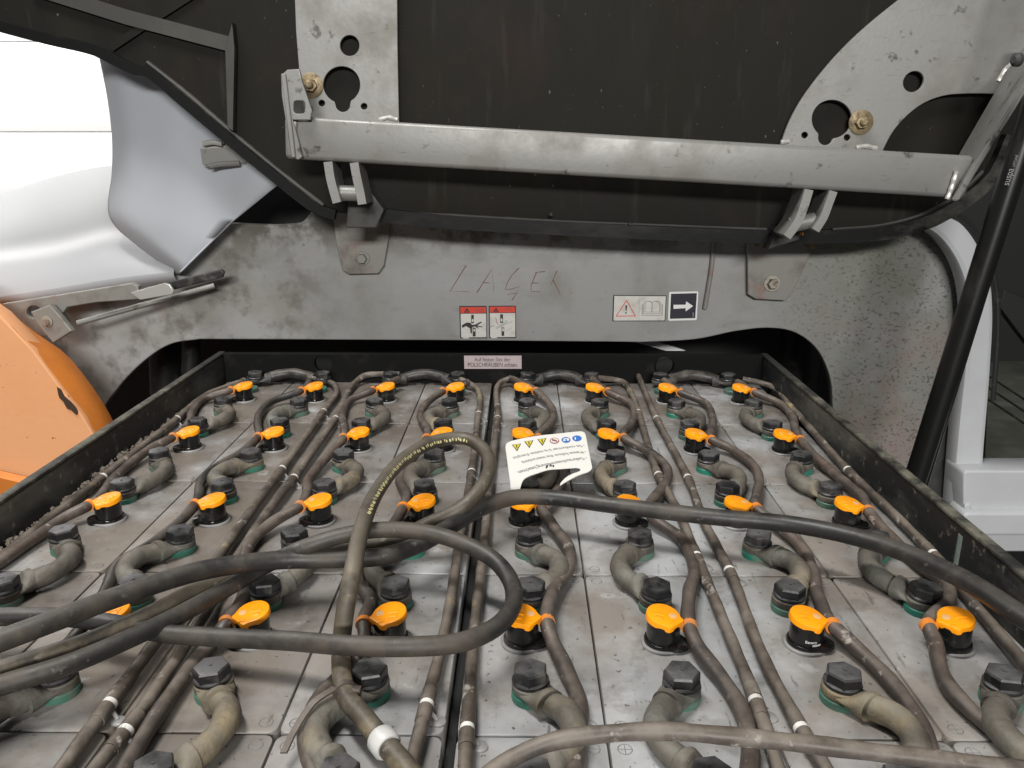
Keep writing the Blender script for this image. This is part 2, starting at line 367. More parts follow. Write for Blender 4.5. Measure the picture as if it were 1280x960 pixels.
# dark bay behind the panel
bm = bmesh.new(); box(bm, (-1.05, 1.75, -.75), (.75, 1.77, .10)); obj('bay_back', bm, 'interior_dark', truck, 0)
bm = bmesh.new(); box(bm, (-1.05, 1.36, .10), (.6, 1.77, .115)); obj('bay_roof', bm, 'interior_dark', truck, 0)
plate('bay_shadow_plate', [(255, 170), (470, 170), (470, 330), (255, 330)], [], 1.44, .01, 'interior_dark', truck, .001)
bm = bmesh.new()
tube(bm, [aY(205, 400, 1.55), aY(208, 520, 1.55)], .03, 20); tube(bm, [aY(240, 400, 1.5), aY(236, 500, 1.5)], .016, 16)
tag(obj('bay_tube', bm, 'seal_black', truck), kind='stuff')
bm = bmesh.new(); tube(bm, [aY(1003, 405, 1.6), aY(992, 520, 1.6)], .04, 20); obj('bay_tube', bm, 'seal_black', truck)
ps = [aY(x, y, 1.50) for x, y in ((780, 424), (812, 424), (857, 438.5), (833, 438.5))]
bm = bmesh.new()
vv = [bm.verts.new(p) for p in ps]+[bm.verts.new(p+Vector((0, .01, 0))) for p in ps]
for q in ((0, 1, 2, 3), (7, 6, 5, 4), (0, 4, 5, 1), (1, 5, 6, 2), (2, 6, 7, 3), (3, 7, 4, 0)): bm.faces.new([vv[i] for i in q])
obj('pale_strip', bm, 'pale_strip', truck, 0)
# hinge plates bolted to the panel
def hexhead(bm, c, r, h, axis, mi=0, ph=0):
    M = Vector((0, 0, 1)).rotation_difference(Vector(axis)).to_matrix()
    c = Vector(c); n = 6
    pr = [(r, 0), (r, h*.78), (r*.88, h)]
    rings = [[bm.verts.new(c+M @ Vector((q*math.cos(2*PI*k/n+ph), q*math.sin(2*PI*k/n+ph), z))) for k in range(n)] for q, z in pr]
    for a, b in zip(rings, rings[1:]):
        for k in range(n): bm.faces.new((a[k], a[(k+1) % n], b[(k+1) % n], b[k])).material_index = mi
    bm.faces.new(rings[-1]).material_index = mi; bm.faces.new(rings[0][::-1]).material_index = mi
def bolt_at(name, px, py, Y, r, parent, m='bolt_steel', washer=None, stud=False):
    bm = bmesh.new(); p = aY(px, py, Y)
    if washer: lathe(bm, [(washer, -.0005), (washer, .0015), (washer*.95, .002)], 24, p, 0, (0, -1, 0))
    hexhead(bm, p+Vector((0, -.002 if washer else 0, 0)), r, r*1.0, (0, -1, 0))
    if stud: lathe(bm, [(r*.5, 0), (r*.5, r*1.25), (r*.35, r*1.4)], 14, p, 0, (0, -1, 0))
    return obj(name, bm, m, parent)
hp = plate('hinge_plate', [(414, 250), (488, 250), (487, 290), (480, 332), (473, 342), (436, 343), (428, 338), (420, 305)], [], YP-.012, .008, 'bracket_grey', panel, .0015)
bolt_at('bolt', 453, 323, YP-.012, .0085, panel, 'bracket_grey', .012)
hp2 = plate('hinge_plate', [(934, 270), (1018, 275), (1016, 312), (991, 366), (982, 376), (945, 374), (935, 368)], [], YP-.014, .009, 'bracket_grey', panel, .0015)
bolt_at('bolt', 965, 354, YP-.014, .009, panel, 'bolt_steel', .014)
for x, y in ((948, 303), (1014, 307)): bolt_at('screw', x, y, YP-.015, .005, panel, 'brass', .0065)
bm = bmesh.new(); tube(bm, smooth_path([aY(893, 290, YP-.004), aY(890, 330, YP-.004), aY(881, 386, YP-.004)], .02), .004, 12)
obj('guide_rod', bm, 'bracket_grey', panel)
# scratched word
def zs(x, y, ox, oy, s): return (ox+x/s, oy+y/s)
bm = bmesh.new()
strokes = [[(180, 95), (20, 355), (210, 357)], [(290, 365), (440, 130), (458, 352)], [(345, 262), (420, 272)],
           [(710, 120), (640, 190), (590, 270), (575, 335), (640, 330), (710, 305), (690, 370), (590, 385)], [(640, 440), (690, 372)],
           [(970, 155), (870, 165)], [(885, 165), (832, 290), (830, 355), (925, 357)], [(838, 270), (908, 270)],
           [(1090, 150), (1068, 195), (1030, 290)], [(1050, 235), (1125, 388)]]
for st in strokes:
    P = [aY(*zs(x, y, 560, 320, 8), YP-.0002) for x, y in st]
    tube(bm, P, [.0009]+[.0006]*(len(P)-2)+[.0004], 6)
sc = obj('scratched_writing', bm, 'scratch_red', panel); sc['label'] = 'the word LAGER scratched in thin reddish lines'
# printed stickers
class Print:
    def __init__(s, ox, oy, sc, Y): s.ox, s.oy, s.sc, s.Y = ox, oy, sc, Y; s.bm = bmesh.new(); s.k = 0; s.mats = []
    def mi(s, m):
        if m not in s.mats: s.mats.append(m)
        return s.mats.index(m)
    def p(s, x, y, lift): return aY(s.ox+x/s.sc, s.oy+y/s.sc, s.Y-lift)
    def poly(s, pts, m, lift=None):
        s.k += 1; l = .0006+.00012*s.k if lift is None else lift
        try: f = s.bm.faces.new([s.bm.verts.new(s.p(x, y, l)) for x, y in pts]); f.material_index = s.mi(m)
        except ValueError: pass
    def rect(s, x0, y0, x1, y1, m): s.poly([(x0, y0), (x1, y0), (x1, y1), (x0, y1)], m)
    def line(s, pts, wd, m):
        for (a, b), (c, d) in zip(pts, pts[1:]):
            n = Vector((d-b, a-c)); n = n.normalized()*wd/2 if n.length else Vector((0, 0))
            s.poly([(a+n.x, b+n.y), (c+n.x, d+n.y), (c-n.x, d-n.y), (a-n.x, b-n.y)], m)
    def text(s, t, x0, y0, x1, y1, m, hs=1.):
        s.k += 1; l = .0006+.00012*s.k
        a, b = s.p(x0, y0, l), s.p(x1, y1, l)
        vs, fs = text_verts(t, a, b, (0, 0, 1), hs); add_vf(s.bm, vs, fs, s.mi(m))
    def base(s, pts, m):
        i = s.mi(m)
        a = [s.bm.verts.new(s.p(x, y, .0005)) for x, y in pts]; b = [s.bm.verts.new(s.p(x, y, -.0005)) for x, y in pts]
        n = len(pts); s.bm.faces.new(a).material_index = i; s.bm.faces.new(b[::-1]).material_index = i
        for k in range(n): s.bm.faces.new((a[k], a[(k+1) % n], b[(k+1) % n], b[k])).material_index = i
    def done(s, name, parent, label): 
        me = bpy.data.meshes.new(name); s.bm.to_mesh(me); s.bm.free(); finish(me, s.mats, 0)
        o = link(name, me, parent); o['label'] = label; return o
def rrect(x0, y0, x1, y1, r, n=4):
    out = []
    for cx, cy, a in ((x1-r, y0+r, -90), (x1-r, y1-r, 0), (x0+r, y1-r, 90), (x0+r, y0+r, 180)):
        for k in range(n+1):
            t = math.radians(a+90*k/n); out.append((cx+r*math.cos(t), cy+r*math.sin(t)))
    return out
q = Print(560, 320, 8, YP)
q.base([(112, 500), (388, 498), (390, 824), (122, 824)], 'print_black')
q.poly([(122, 512), (380, 510), (380, 570), (124, 572)], 'print_red'); q.poly([(126, 578), (381, 576), (383, 812), (132, 814)], 'sticker_white')
q.poly([(158, 566), (190, 518), (218, 566)], 'print_black'); q.poly([(180, 560), (190, 534), (199, 560)], 'print_red'); q.rect(188, 540, 192, 556, 'print_black')
q.text('DANGER', 272, 552, 352, 550, 'print_darkred', 1.2)
q.rect(232, 588, 258, 672, 'print_black'); q.poly(circ(246, 645, 9, 16, 10), 'sticker_white')
q.poly([(138, 692), (185, 665), (225, 668), (240, 690), (275, 684), (330, 655), (338, 664), (292, 694), (345, 706), (340, 714), (290, 704), (308, 722), (300, 726), (268, 702), (240, 715), (240, 772), (226, 772), (222, 725), (180, 700), (142, 720)], 'print_black')
q.rect(248, 716, 276, 804, 'print_black'); q.poly(circ(262, 742, 9, 16, 10), 'sticker_white')
q.rect(150, 814, 208, 824, 'sticker_white')
q.done('warning_sticker', panel, 'warning sticker with red header and a black hand between two blocks')
q = Print(560, 320, 8, YP)
q.base([(406, 498), (680, 496), (682, 822), (412, 822)], 'print_black')
q.poly([(416, 508), (670, 506), (671, 564), (417, 566)], 'print_red'); q.poly([(418, 572), (672, 570), (673, 810), (422, 812)], 'sticker_white')
q.poly([(450, 560), (480, 514), (508, 560)], 'print_black'); q.poly([(472, 554), (480, 530), (488, 554)], 'print_red'); q.rect(478, 536, 482, 552, 'print_black')
q.text('DANGER', 565, 545, 645, 543, 'print_darkred', 1.2)
q.rect(522, 582, 550, 668, 'print_black'); q.poly(circ(536, 640, 9, 18, 10), 'sticker_white')
q.rect(536, 714, 562, 798, 'print_black'); q.poly(circ(550, 738, 9, 18, 10), 'sticker_white')
q.line([(415, 712), (470, 695)], 4, 'print_grey'); q.line([(475, 720), (590, 640)], 4, 'print_grey'); q.line([(485, 728), (600, 655)], 4, 'print_grey'); q.line([(515, 712), (560, 690), (590, 660)], 3, 'print_grey')
q.line([(470, 615), (488, 640), (480, 650), (500, 682)], 4, 'print_darkred'); q.line([(585, 678), (650, 655)], 2, 'print_grey'); q.line([(580, 750), (640, 715)], 2, 'print_grey')
q.rect(432, 812, 490, 822, 'sticker_white')
q.done('warning_sticker', panel, 'worn warning sticker with red header and faded grey hand lines')
q = Print(750, 350, 9.143, YP)
q.base([(150, 172), (762, 176), (746, 472), (140, 472)], 'print_black')
q.poly([(164, 182), (752, 186), (738, 462), (154, 464)], 'sticker_white')
q.line([(450, 184), (446, 464)], 2, 'print_grey')
for a, b in (((304, 230), (404, 412)), ((408, 410), (184, 414)), ((186, 412), (306, 232))): q.line([a, b], 9, 'print_red')
q.poly([(290, 290), (312, 290), (304, 352), (294, 352)], 'print_black'); q.poly(circ(297, 376, 10, 9, 10), 'print_black')
for dx in (0, 16, 32):
    q.line([(518-dx, 250+dx*.8), (515-dx, 364+dx*1.2), (590, 366+dx*1.2), (682+dx, 364+dx*1.2), (682+dx, 250+dx*.8)], 4, 'print_grey')
q.line([(518, 250), (555, 240), (590, 250), (600, 262), (610, 250), (645, 240), (682, 250)], 4, 'print_grey'); q.line([(600, 258), (594, 366)], 4, 'print_grey')
q.done('warning_sticker', panel, 'white sticker with red warning triangle and open book')
q = Print(750, 350, 9.143, YP)
q.base([(790, 148), (802, 136), (1112, 130), (1124, 142), (1106, 448), (1096, 458), (792, 466), (778, 452)], 'print_white')
q.poly([(812, 158), (1108, 150), (1088, 436), (798, 444)], 'print_navy')
q.poly([(840, 284), (980, 282), (985, 244), (1064, 298), (980, 358), (978, 322), (840, 330)], 'print_white')
q.line([(1066, 370), (1064, 425)], 12, 'print_grey')
q.done('arrow_sticker', panel, 'black sticker with a white arrow pointing right')

# orange counterweight on the left
cw = [aY(x, y, 1.2) for x, y in ((-160, 300), (-2, 376), (60, 452), (122, 548), (150, 720), (-160, 720))]
def face_block(name, px, Y, depth, m, parent, bevel=.004):
    return plate(name, px, [], Y, depth, m, parent, bevel)
ow = plate('counterweight', [(-260, 290), (-60, 350), (0, 394), (41, 437), (78, 487), (103, 519), (120, 548), (138, 600), (150, 700), (150, 830), (-260, 830)], [], 1.16, .03, 'orange_glare_paint', truck, .003)
# its chamfered edge: a strip running back from the face to the panel
bm = bmesh.new()
inner = curve2([(-60, 350), (0, 394), (41, 437), (78, 487), (103, 519), (120, 548), (138, 600), (150, 760)], False, 12)
outer = curve2([(-40, 345), (2, 381), (47, 418), (80, 440), (116, 484), (142, 527), (165, 590), (180, 760)], False, 12)
n = min(len(inner), len(outer))
def resample(L, n):
    out = []
    for k in range(n):
        t = k*(len(L)-1)/(n-1); i = min(int(t), len(L)-2); f = t-i
        out.append((L[i][0]*(1-f)+L[i+1][0]*f, L[i][1]*(1-f)+L[i+1][1]*f))
    return out
ri, ro = resample(inner, 26), resample(outer, 26)
rows = []
for (a, b), (c, d) in zip(ri, ro):
    p0, p1 = aY(a, b, 1.162), aY(c, d, 1.215)
    p2 = aY(c-1, d+3, 1.315); pb = aY(a-4, b+5, 1.315)
    rows.append([bm.verts.new(x) for x in (p0, p0.lerp(p1, .5)+Vector((.002, -.004, .002)), p1, p2, pb)])
for r0, r1 in zip(rows, rows[1:]):
    for k in range(5): bm.faces.new((r0[k], r0[(k+1) % 5], r1[(k+1) % 5], r1[k]))
bm.faces.new(rows[0]); bm.faces.new(rows[-1][::-1])
obj('counterweight_edge', bm, 'orange_edge', truck, 50)
# ledge low on the counterweight
bm = bmesh.new()
L = [aY(x, y, 1.155) for x, y in ((-260, 560), (0, 588), (60, 602), (110, 630))]
low = [p+Vector((0, .02, -.2)) for p in L]
tp = [p+Vector((0, -.012, -.006)) for p in L]
V0, V1, V2 = [[bm.verts.new(p) for p in s] for s in (L, tp, low)]
for k in range(3):
    bm.faces.new((V0[k], V0[k+1], V1[k+1], V1[k])); bm.faces.new((V1[k], V1[k+1], V2[k+1], V2[k]))
obj('counterweight_ledge', bm, 'orange_edge', truck, 30)
# chipped bare patch on the edge of the paint
chip = plate('paint_chip', curve2([(71, 484), (76, 487), (80, 495), (88, 502), (97, 514), (96, 519), (89, 513), (84, 511), (79, 502), (74, 497), (71, 484)]), [], 1.1585, .001, 'chip_brown', ow, 0)

# white bodywork above the counterweight: a softly domed cover
cover = empty('rear_cover', (0, 0, 0), 'glossy white domed bodywork cover above the orange counterweight', 'bodywork cover')
rowsC = []
top_e = [(-260, 285), (-100, 262), (0, 243), (60, 223), (140, 207), (240, 215)]
mid_e = [(-260, 330), (-100, 315), (0, 300), (70, 290), (145, 272), (235, 290)]
bot_e = [(-260, 425), (-100, 395), (0, 376), (80, 364), (150, 352), (214, 343)]
for e, Y in ((top_e, 1.75), (None, 1.6), (mid_e, 1.42), (None, 1.345), (bot_e, 1.30)):
    rowsC.append((resample(curve2(e, False, 10), 24) if e else None, Y))
grid = []
for i, (e, Y) in enumerate(rowsC):
    if e is None:
        A, B = rowsC[i-1], rowsC[i+1]
        e = [((a[0]+b[0])/2, (a[1]+b[1])/2-(6 if i == 3 else 4)) for a, b in zip(A[0], B[0])]
    grid.append([aY(x, y, Y) for x, y in e])
bm = bmesh.new()
G = [[bm.verts.new(p) for p in g] for g in grid]
G.append([bm.verts.new(p+Vector((0, .02, -.02))) for p in grid[-1]])
G.append([bm.verts.new(p+Vector((0, .3, -.1))) for p in grid[-1]])
for a, b in zip(G, G[1:]):
    for k in range(len(a)-1): bm.faces.new((a[k], a[k+1], b[k+1], b[k]))
bmesh.ops.recalc_face_normals(bm, faces=bm.faces)
cs = obj('cover_shell', bm, 'cover_white', cover, 40)
sd = cs.modifiers.new('round', 'SUBSURF'); sd.levels = sd.render_levels = 2
# hinge rail under the cover
hinge = empty('cover_hinge', (0, 0, 0), 'grey hinge rail and rod between the white cover and orange counterweight', 'hinge')
rail = plate('rail', [(2, 380), (90, 366), (165, 354), (172, 358), (176, 374), (120, 378), (84, 384), (78, 392), (84, 404), (60, 420), (48, 424), (34, 418)],
             [circ(42, 390, 9, 8, 16)], 1.245, .012, 'bracket_grey', hinge, .0015)
plate('pivot_block', [(38, 390), (62, 381), (74, 394), (90, 414), (66, 429), (46, 405)], [], 1.225, .012, 'bracket_grey', hinge, .002)
bm = bmesh.new(); lathe(bm, [(.009, 0), (.009, .002), (.005, .003), (.005, .005)], 20, aY(59, 402, 1.225), 0, (0, -1, 0)); obj('pivot_pin', bm, 'bolt_steel', hinge)
bm = bmesh.new(); tube(bm, [aY(97, 404, 1.25), aY(180, 381, 1.27), aY(268, 357, 1.30)], .0045, 10); obj('stay_rod', bm, 'metal_grey', hinge)
plate('clip', [(163, 366), (205, 354), (212, 356), (217, 364), (215, 368), (175, 375)], [], 1.235, .006, 'weld_bright', hinge, .001)
plate('seal_strip', [(208, 354), (276, 337), (280, 340), (278, 347), (215, 363)], [], 1.262, .008, 'seal_black', hinge, .002)

# ------------------------------------------------------------------ right side: pillar, step, cab
YR = 1.275
pil_o = curve2([(1150, 262), (1178, 268), (1200, 276), (1222, 302), (1238, 340), (1243, 385), (1240, 460), (1232, 560), (1226, 650), (1224, 700)], False, 8)
pil_i = curve2([(1188, 700), (1190, 640), (1198, 540), (1208, 440), (1210, 380), (1202, 340), (1186, 310), (1166, 290), (1140, 280)], False, 8)
plate('pillar', pil_o+pil_i, [], YR, .04, 'pillar_grey', truck, .008)
plate('pillar_side', [(1152, 640), (1176, 520), (1201, 420), (1207, 395), (1207, 430), (1196, 560), (1188, 690), (1152, 690)], [], YR+.041, .01, 'interior_grey', truck, .001)
plate('step_box', rrect(1204, 588, 1480, 690, 6), [], YR-.03, .06, 'pillar_grey', truck, .004)
plate('step_edge', rrect(1203, 640, 1480, 671, 8), [], YR-.045, .05, 'pillar_grey', truck, .006)
bm = bmesh.new(); lathe(bm, [(.006, 0), (.006, .002), (.003, .0035)], 16, aY(1209, 632, YR-.03), 0, (0, -1, 0)); obj('rivet', bm, 'pillar_grey', truck)
# cab floor with ribbed rubber mat, dark cab behind
def quad_slab(name, P, t, m, parent, bev=.002):
    bm = bmesh.new(); n = len(P)
    N = (P[1]-P[0]).cross(P[2]-P[0]).normalized()
    if N.z < 0: N = -N
    a = [bm.verts.new(p) for p in P]; b = [bm.verts.new(p-N*t) for p in P]
    fs = [bm.faces.new(a), bm.faces.new(b[::-1])]+[bm.faces.new((a[k], a[(k+1) % n], b[(k+1) % n], b[k])) for k in range(n)]
    bmesh.ops.recalc_face_normals(bm, faces=fs)
    if bev: bmesh.ops.bevel(bm, geom=list(bm.edges), offset=bev, segments=2, affect='EDGES')
    return obj(name, bm, m, parent)
zf = aY(1232, 586, YR).z+.002
mp = [aZ(1229, 585, zf), aZ(1480, 572, zf), aZ(1480, 440, zf), aZ(1236, 452, zf)]
floor_mat = quad_slab('floor_mat', mp, .012, 'mat_rubber', truck)
bm = bmesh.new()
for k in range(9):
    a, b = (aZ(1236, 470+k*15, zf+.0012), aZ(1330, 532+k*15, zf+.0012))
    if b.y > YR+.03 and b.y < 1.8: tube(bm, [a, b], .0026, 6)
ribs = obj('mat_rib', bm, 'seal_black', floor_mat); tag(ribs, kind='stuff')
bm = bmesh.new(); box(bm, (.62, 2.0, -.75), (2.6, 2.02, 1.6)); obj('cab_back', bm, 'interior_dark', truck, 0)
bm = bmesh.new(); box(bm, (.60, 1.34, .36), (.62, 1.998, 1.6)); obj('cab_side', bm, 'interior_dark', truck, 0)
plate('cab_gusset', [(1250, 384), (1272, 414), (1340, 500), (1340, 440), (1300, 380), (1256, 362)], [], YR+.16, .02, 'interior_dark', truck, .002)
bm = bmesh.new(); tube(bm, smooth_path([aY(x, y, YR-.005) for x, y in ((1196, 268), (1214, 282), (1236, 322), (1246, 365), (1247, 420), (1241, 500))], .02), .004, 8); obj('pillar_seal', bm, 'seal_black', truck)

# ------------------------------------------------------------------ opened hood
YH = 1.235
hood = empty('battery_hood', (0, 0, 0), 'opened black battery hood seen from inside with grey steel frame', 'hood')
bot = [(-200, -30), (0, 30), (125, 62)]+curve2([(126, 62), (150, 75), (172, 84), (184, 86), (200, 98)], False, 6)+[(275, 162), (340, 215)] + \
    curve2([(392, 257), (410, 264), (440, 268)], False, 6)+[(560, 278), (700, 287), (900, 296), (1040, 298)] + \
    curve2([(1060, 298), (1120, 292), (1170, 274), (1212, 250), (1240, 225), (1262, 180)], False, 10)+[(1300, 80), (1420, -160), (1400, -420), (-200, -420)]
plate('inner_panel', bot, [], YH, .03, 'hood_black', hood, .003)
rimpts = [(0, 33), (60, 49), (122, 64), (150, 78), (172, 88), (186, 90), (230, 126), (275, 164), (340, 217), (396, 260), (420, 268)]
bm = bmesh.new(); tube(bm, smooth_path([aY(x, y, YH-.004) for x, y in [(-120, 0)]+rimpts], .012), 0, sq=(.015, .016), up=(0, -1, 0)); bmesh.ops.bevel(bm, geom=[e for e in bm.edges if len(e.link_faces) == 2 and e.calc_face_angle(0) > 1], offset=.004, segments=2, affect='EDGES'); obj('rim', bm, 'rim_black', hood)
bm = bmesh.new(); tube(bm, smooth_path([aY(x, y, YH-.006) for x, y in ((470, 268), (560, 277), (700, 285), (900, 294), (1040, 295), (1110, 290), (1165, 274), (1208, 248), (1240, 218), (1262, 170))], .02), 0, sq=(.020, .018), up=(0, -1, 0)); bmesh.ops.bevel(bm, geom=[e for e in bm.edges if len(e.link_faces) == 2 and e.calc_face_angle(0) > 1], offset=.005, segments=2, affect='EDGES'); obj('rim', bm, 'rim_black', hood)
# inner lip line (dusty highlight drawn in paler colour) and ribs
bm = bmesh.new(); tube(bm, smooth_path([aY(x, y, YH-.004) for x, y in ((184, 78), (225, 110), (275, 153), (340, 207), (404, 257))], .02), .004, 8); obj('lip', bm, 'lip_highlight_dust', hood)
bm = bmesh.new(); tube(bm, [aY(x, y, YH-.008) for x, y in ((468, 264), (700, 277), (958, 287))], .0030, 8); obj('lip', bm, 'lip_highlight_dust', hood)
bm = bmesh.new(); tube(bm, smooth_path([aY(x, y, YH-.013) for x, y in ((1040, 287), (1105, 281), (1158, 266), (1198, 243), (1228, 214))], .015), .0034, 8); obj('lip', bm, 'lip_highlight_dust', hood)
bm = bmesh.new(); tube(bm, [aY(x, y, YH-.003) for x, y in ((40, -16), (160, 22), (286, 55))], 0, sq=(.02, .008), up=(0, -1, 0)); obj('stiffener', bm, 'rib_grey', hood, 0)
plate('rib', [(284, 160), (281, 60), (290, 28), (293, 60), (291, 164)], [], YH-.016, .016, 'rib_grey', hood, .001)
bm = bmesh.new(); tube(bm, [aY(x, y, YH-.002) for x, y in ((140, 60), (200, 20), (250, -12))], 0, sq=(.010, .006), up=(0, -1, 0)); obj('stiffener', bm, 'hood_black', hood, 0)
for x, y in ((689, 268), (788, 280)):
    bm = bmesh.new(); p = aY(x, y, YH-.017); lathe(bm, [(.0025, -.004), (.0032, .0), (.0015, .002)], 10, p, 0, (0, -1, 0)); obj('drip', bm, 'lip_highlight_dust', hood)
# grey plates with holes
def keyhole(cx, cy, rx, ry, nx, ny, nr):
    ang = math.atan2(ny-cy, nx-cx); hw = math.asin(nr/rx*1.15); out = []
    for k in range(33):
        t = ang+hw+(2*PI-2*hw)*k/32; out.append((cx+rx*math.cos(t), cy+ry*math.sin(t)))
    qx, qy = nx-nr*math.cos(ang), ny-nr*math.sin(ang)
    for k in range(11):
        t = ang-PI/2+PI*k/10; out.append((qx+nr*math.cos(t), qy+nr*math.sin(t)))
    return out
YB = YH-.014
bp1 = plate('bracket_plate', [(366, -60), (496, -60), (497, 60), (499, 165), (380, 165), (374, 90), (370, 40)],
            [circ(437, 57, 12, 13), keyhole(427, 106, 23, 23, 429, 140, 9), circ(402, 129, 4), circ(455, 133, 4)], YB, .006, 'metal_grey', hood, .0008)
arcO = curve2([(974, 200), (979, 172), (996, 134), (1024, 94), (1064, 50), (1118, 4), (1180, -40), (1260, -80)], False, 8)
arcI = curve2([(1262, 118), (1210, 117), (1178, 120), (1148, 133), (1118, 162), (1098, 200)], False, 8)
bp2 = plate('bracket_plate', arcO+[(1330, -80), (1300, 20), (1270, 110)]+arcI,
            [[(1142+13*math.cos(t)*.95+4*math.sin(t), 102-13*math.sin(t)+2*math.cos(t)) for t in [2*PI*k/24 for k in range(24)]],
             keyhole(1040, 149, 25, 24, 1029, 181, 9), circ(1006, 169, 4), circ(1059, 172, 4)], YB, .006, 'metal_grey', hood, .0008)
for x, y, pl in ((389, 107, bp1), (1076, 153, bp2)):
    bm = bmesh.new(); p = aY(x, y, YB)
    lathe(bm, [(.0175, -.0005), (.0175, .0012), (.016, .002)], 28, p, 0, (0, -1, 0))
    hexhead(bm, p+Vector((0, -.002, 0)), .0095, .007, (.15 if x < 600 else -.1, -1, 0))
    lathe(bm, [(.0052, 0), (.0052, .014), (.0035, .0155)], 14, p, 0, (0, -1, 0))
    obj('flange_nut', bm, 'brass', pl)
# square crossbar
YC = 1.172
bm = bmesh.new()
A, B = aY(362, 172, YC), aY(1202, 221, YC)
fs = tube(bm, [A, B], 0, sq=(.052, .057), up=(0, 0, 1))
es = [e for e in bm.edges]
bmesh.ops.bevel(bm, geom=es, offset=.0065, segments=4, affect='EDGES', profile=.5)
bar = obj('crossbar', bm, 'metal_grey', hood, 40)
plate('end_plate', [(351, 94), (359, 87), (374, 86), (377, 100), (390, 138), (388, 150), (366, 150), (378, 196), (373, 200), (364, 196), (352, 120)], [rrect(367, 126, 381, 142, 4)], YC-.036, .006, 'metal_grey', bar, .0012)
bm = bmesh.new()
def yz_plate(bm, pts, xw):
    """plate whose broad faces look sideways: (px, py, Y) corners, thickness xw in x"""
    P = [aY(*p) for p in pts]; n = len(P)
    a = [bm.verts.new(p) for p in P]; b = [bm.verts.new(p+Vector((xw, 0, 0))) for p in P]
    bm.faces.new(a); bm.faces.new(b[::-1])
    for k in range(n): bm.faces.new((a[k], a[(k+1) % n], b[(k+1) % n], b[k]))
yz_plate(bm, [(351, 92, YC-.04), (364, 197, YC-.04), (378, 196, YC+.03), (372, 92, YC+.03)], .006)
bmesh.ops.bevel(bm, geom=list(bm.edges), offset=.001, segments=1, affect='EDGES')
obj('end_plate', bm, 'metal_grey', bar)
bm = bmesh.new()
yz_plate(bm, [(1190, 251, YC-.045), (1286, 96, YC-.045), (1300, 40, YC-.02), (1272, 66, YC+.05), (1196, 196, YC+.05), (1184, 240, YC+.03)], .009)
bmesh.ops.bevel(bm, geom=list(bm.edges), offset=.0015, segments=2, affect='EDGES')
obj('end_plate', bm, 'metal_grey', bar)
# weld beads
for pts, Y in (([(474, 150), (486, 147), (497, 150)], YC-.004), ([(976, 178), (986, 177)], YC-.004), ([(1070, 185), (1082, 183), (1096, 186)], YC-.004), ([(368, 152), (368, 170), (372, 194)], YC-.03), ([(1184, 249), (1189, 236), (1196, 214)], YC-.03), ([(1248, 102), (1258, 86), (1268, 78)], YC-.02)):
    bm = bmesh.new(); P = smooth_path([aY(x, y, Y) for x, y in pts], .002)
    tube(bm, P, [.0034*(1+.1*math.sin(i*1.1)) for i in range(len(P))], 8); obj('weld', bm, 'weld_bright', bar)
# curved hinge arms and their knuckle
def arm(pts, xw, Y):
    out = curve2(pts, False, 5)
    bm = bmesh.new()
    P = [aY(x, y, Y-.0) for x, y in out]
    tube(bm, P, 0, sq=(xw, .05), up=(0, -1, 0))
    bmesh.ops.bevel(bm, geom=[e for e in bm.edges if len(e.link_faces) == 2 and e.calc_face_angle(0) > 1], offset=.0012, segments=1, affect='EDGES')
    return obj('hinge_arm', bm, 'metal_grey', hood)
arm([(415, 202), (418, 222), (422, 238), (426, 252)], .012, YC-.004)
arm([(447, 203), (450, 220), (454, 238), (457, 254)], .012, YC-.004)
arm([(1004, 236), (998, 256), (990, 276), (977, 294)], .012, YC-.004)
arm([(1034, 238), (1028, 254), (1022, 270), (1012, 286)], .011, YC-.004)
for (x0, y0), (x1, y1) in (((424, 241), (452, 242)), ((986, 282), (1018, 275))):
    bm = bmesh.new(); a, b = aY(x0, y0, YC-.006), aY(x1, y1, YC-.006); tube(bm, [a, b], .011, 18); obj('knuckle', bm, 'metal_grey', hood)
plate('hinge_strap', [(436, 236), (462, 238), (480, 262), (470, 285), (432, 285)], [], YC+.03, .04, 'strap_dark', hood, .002)
plate('hinge_strap', [(972, 286), (1000, 282), (1000, 300), (960, 312)], [], YC+.03, .03, 'interior_grey', hood, .002)
bm = bmesh.new()
for k in range(6):
    p = aY(985+k*3.6, 294, YH-.03); lathe(bm, [(.0012, 0), (.0018, .002), (.0012, .004)], 8, p)
tag(obj('spring', bm, 'tee_orange', hood), kind='stuff')
# pale shroud hanging behind the hood on the left
def xat(L, y):
    for (x0, y0), (x1, y1) in zip(L, L[1:]):
        if y0 <= y <= y1: return x0+(x1-x0)*(y-y0)/max(1e-6, y1-y0)
    return L[-1][0] if y > L[-1][1] else L[0][0]
LE = curve2([(118, 10), (127, 70), (137, 120), (143, 170), (143, 215), (138, 255), (139, 268), (147, 282), (170, 302), (200, 325), (223, 342)], False, 4)
RE = [(210, 10)]+curve2([(236, 100), (246, 150), (255, 185), (268, 225), (282, 252), (294, 274)], False, 6)+[(226, 342)]
FE = [(330, 10), (346, 100), (353, 180), (354, 226), (294, 275), (226, 342)]
bm = bmesh.new(); G = []
for i in range(120):
    y = 12+(341.5-12)*i/119
    xl, xr, xf = xat(LE, y), xat(RE, y), xat(FE, y)
    row = []
    for k in range(13):
        t = (k/12)**1.7; x = xl+(xr-xl)*t
        e = max(0, 1-(x-xl)/26)
        row.append(aY(x, y, 1.288+.03*e*e+.012*max(0, 1-(x-xl)/110)**2))
    for k in range(1, 5):
        t = k/4; x = xr+(max(xf, xr)-xr)*t
        row.append(aY(x, y, 1.288-.020*min(1, (x-xr)/60)))
    G.append([bm.verts.new(p) for p in row])
for a, b in zip(G, G[1:]):
    for k in range(len(a)-1): bm.faces.new((a[k], a[k+1], b[k+1], b[k]))
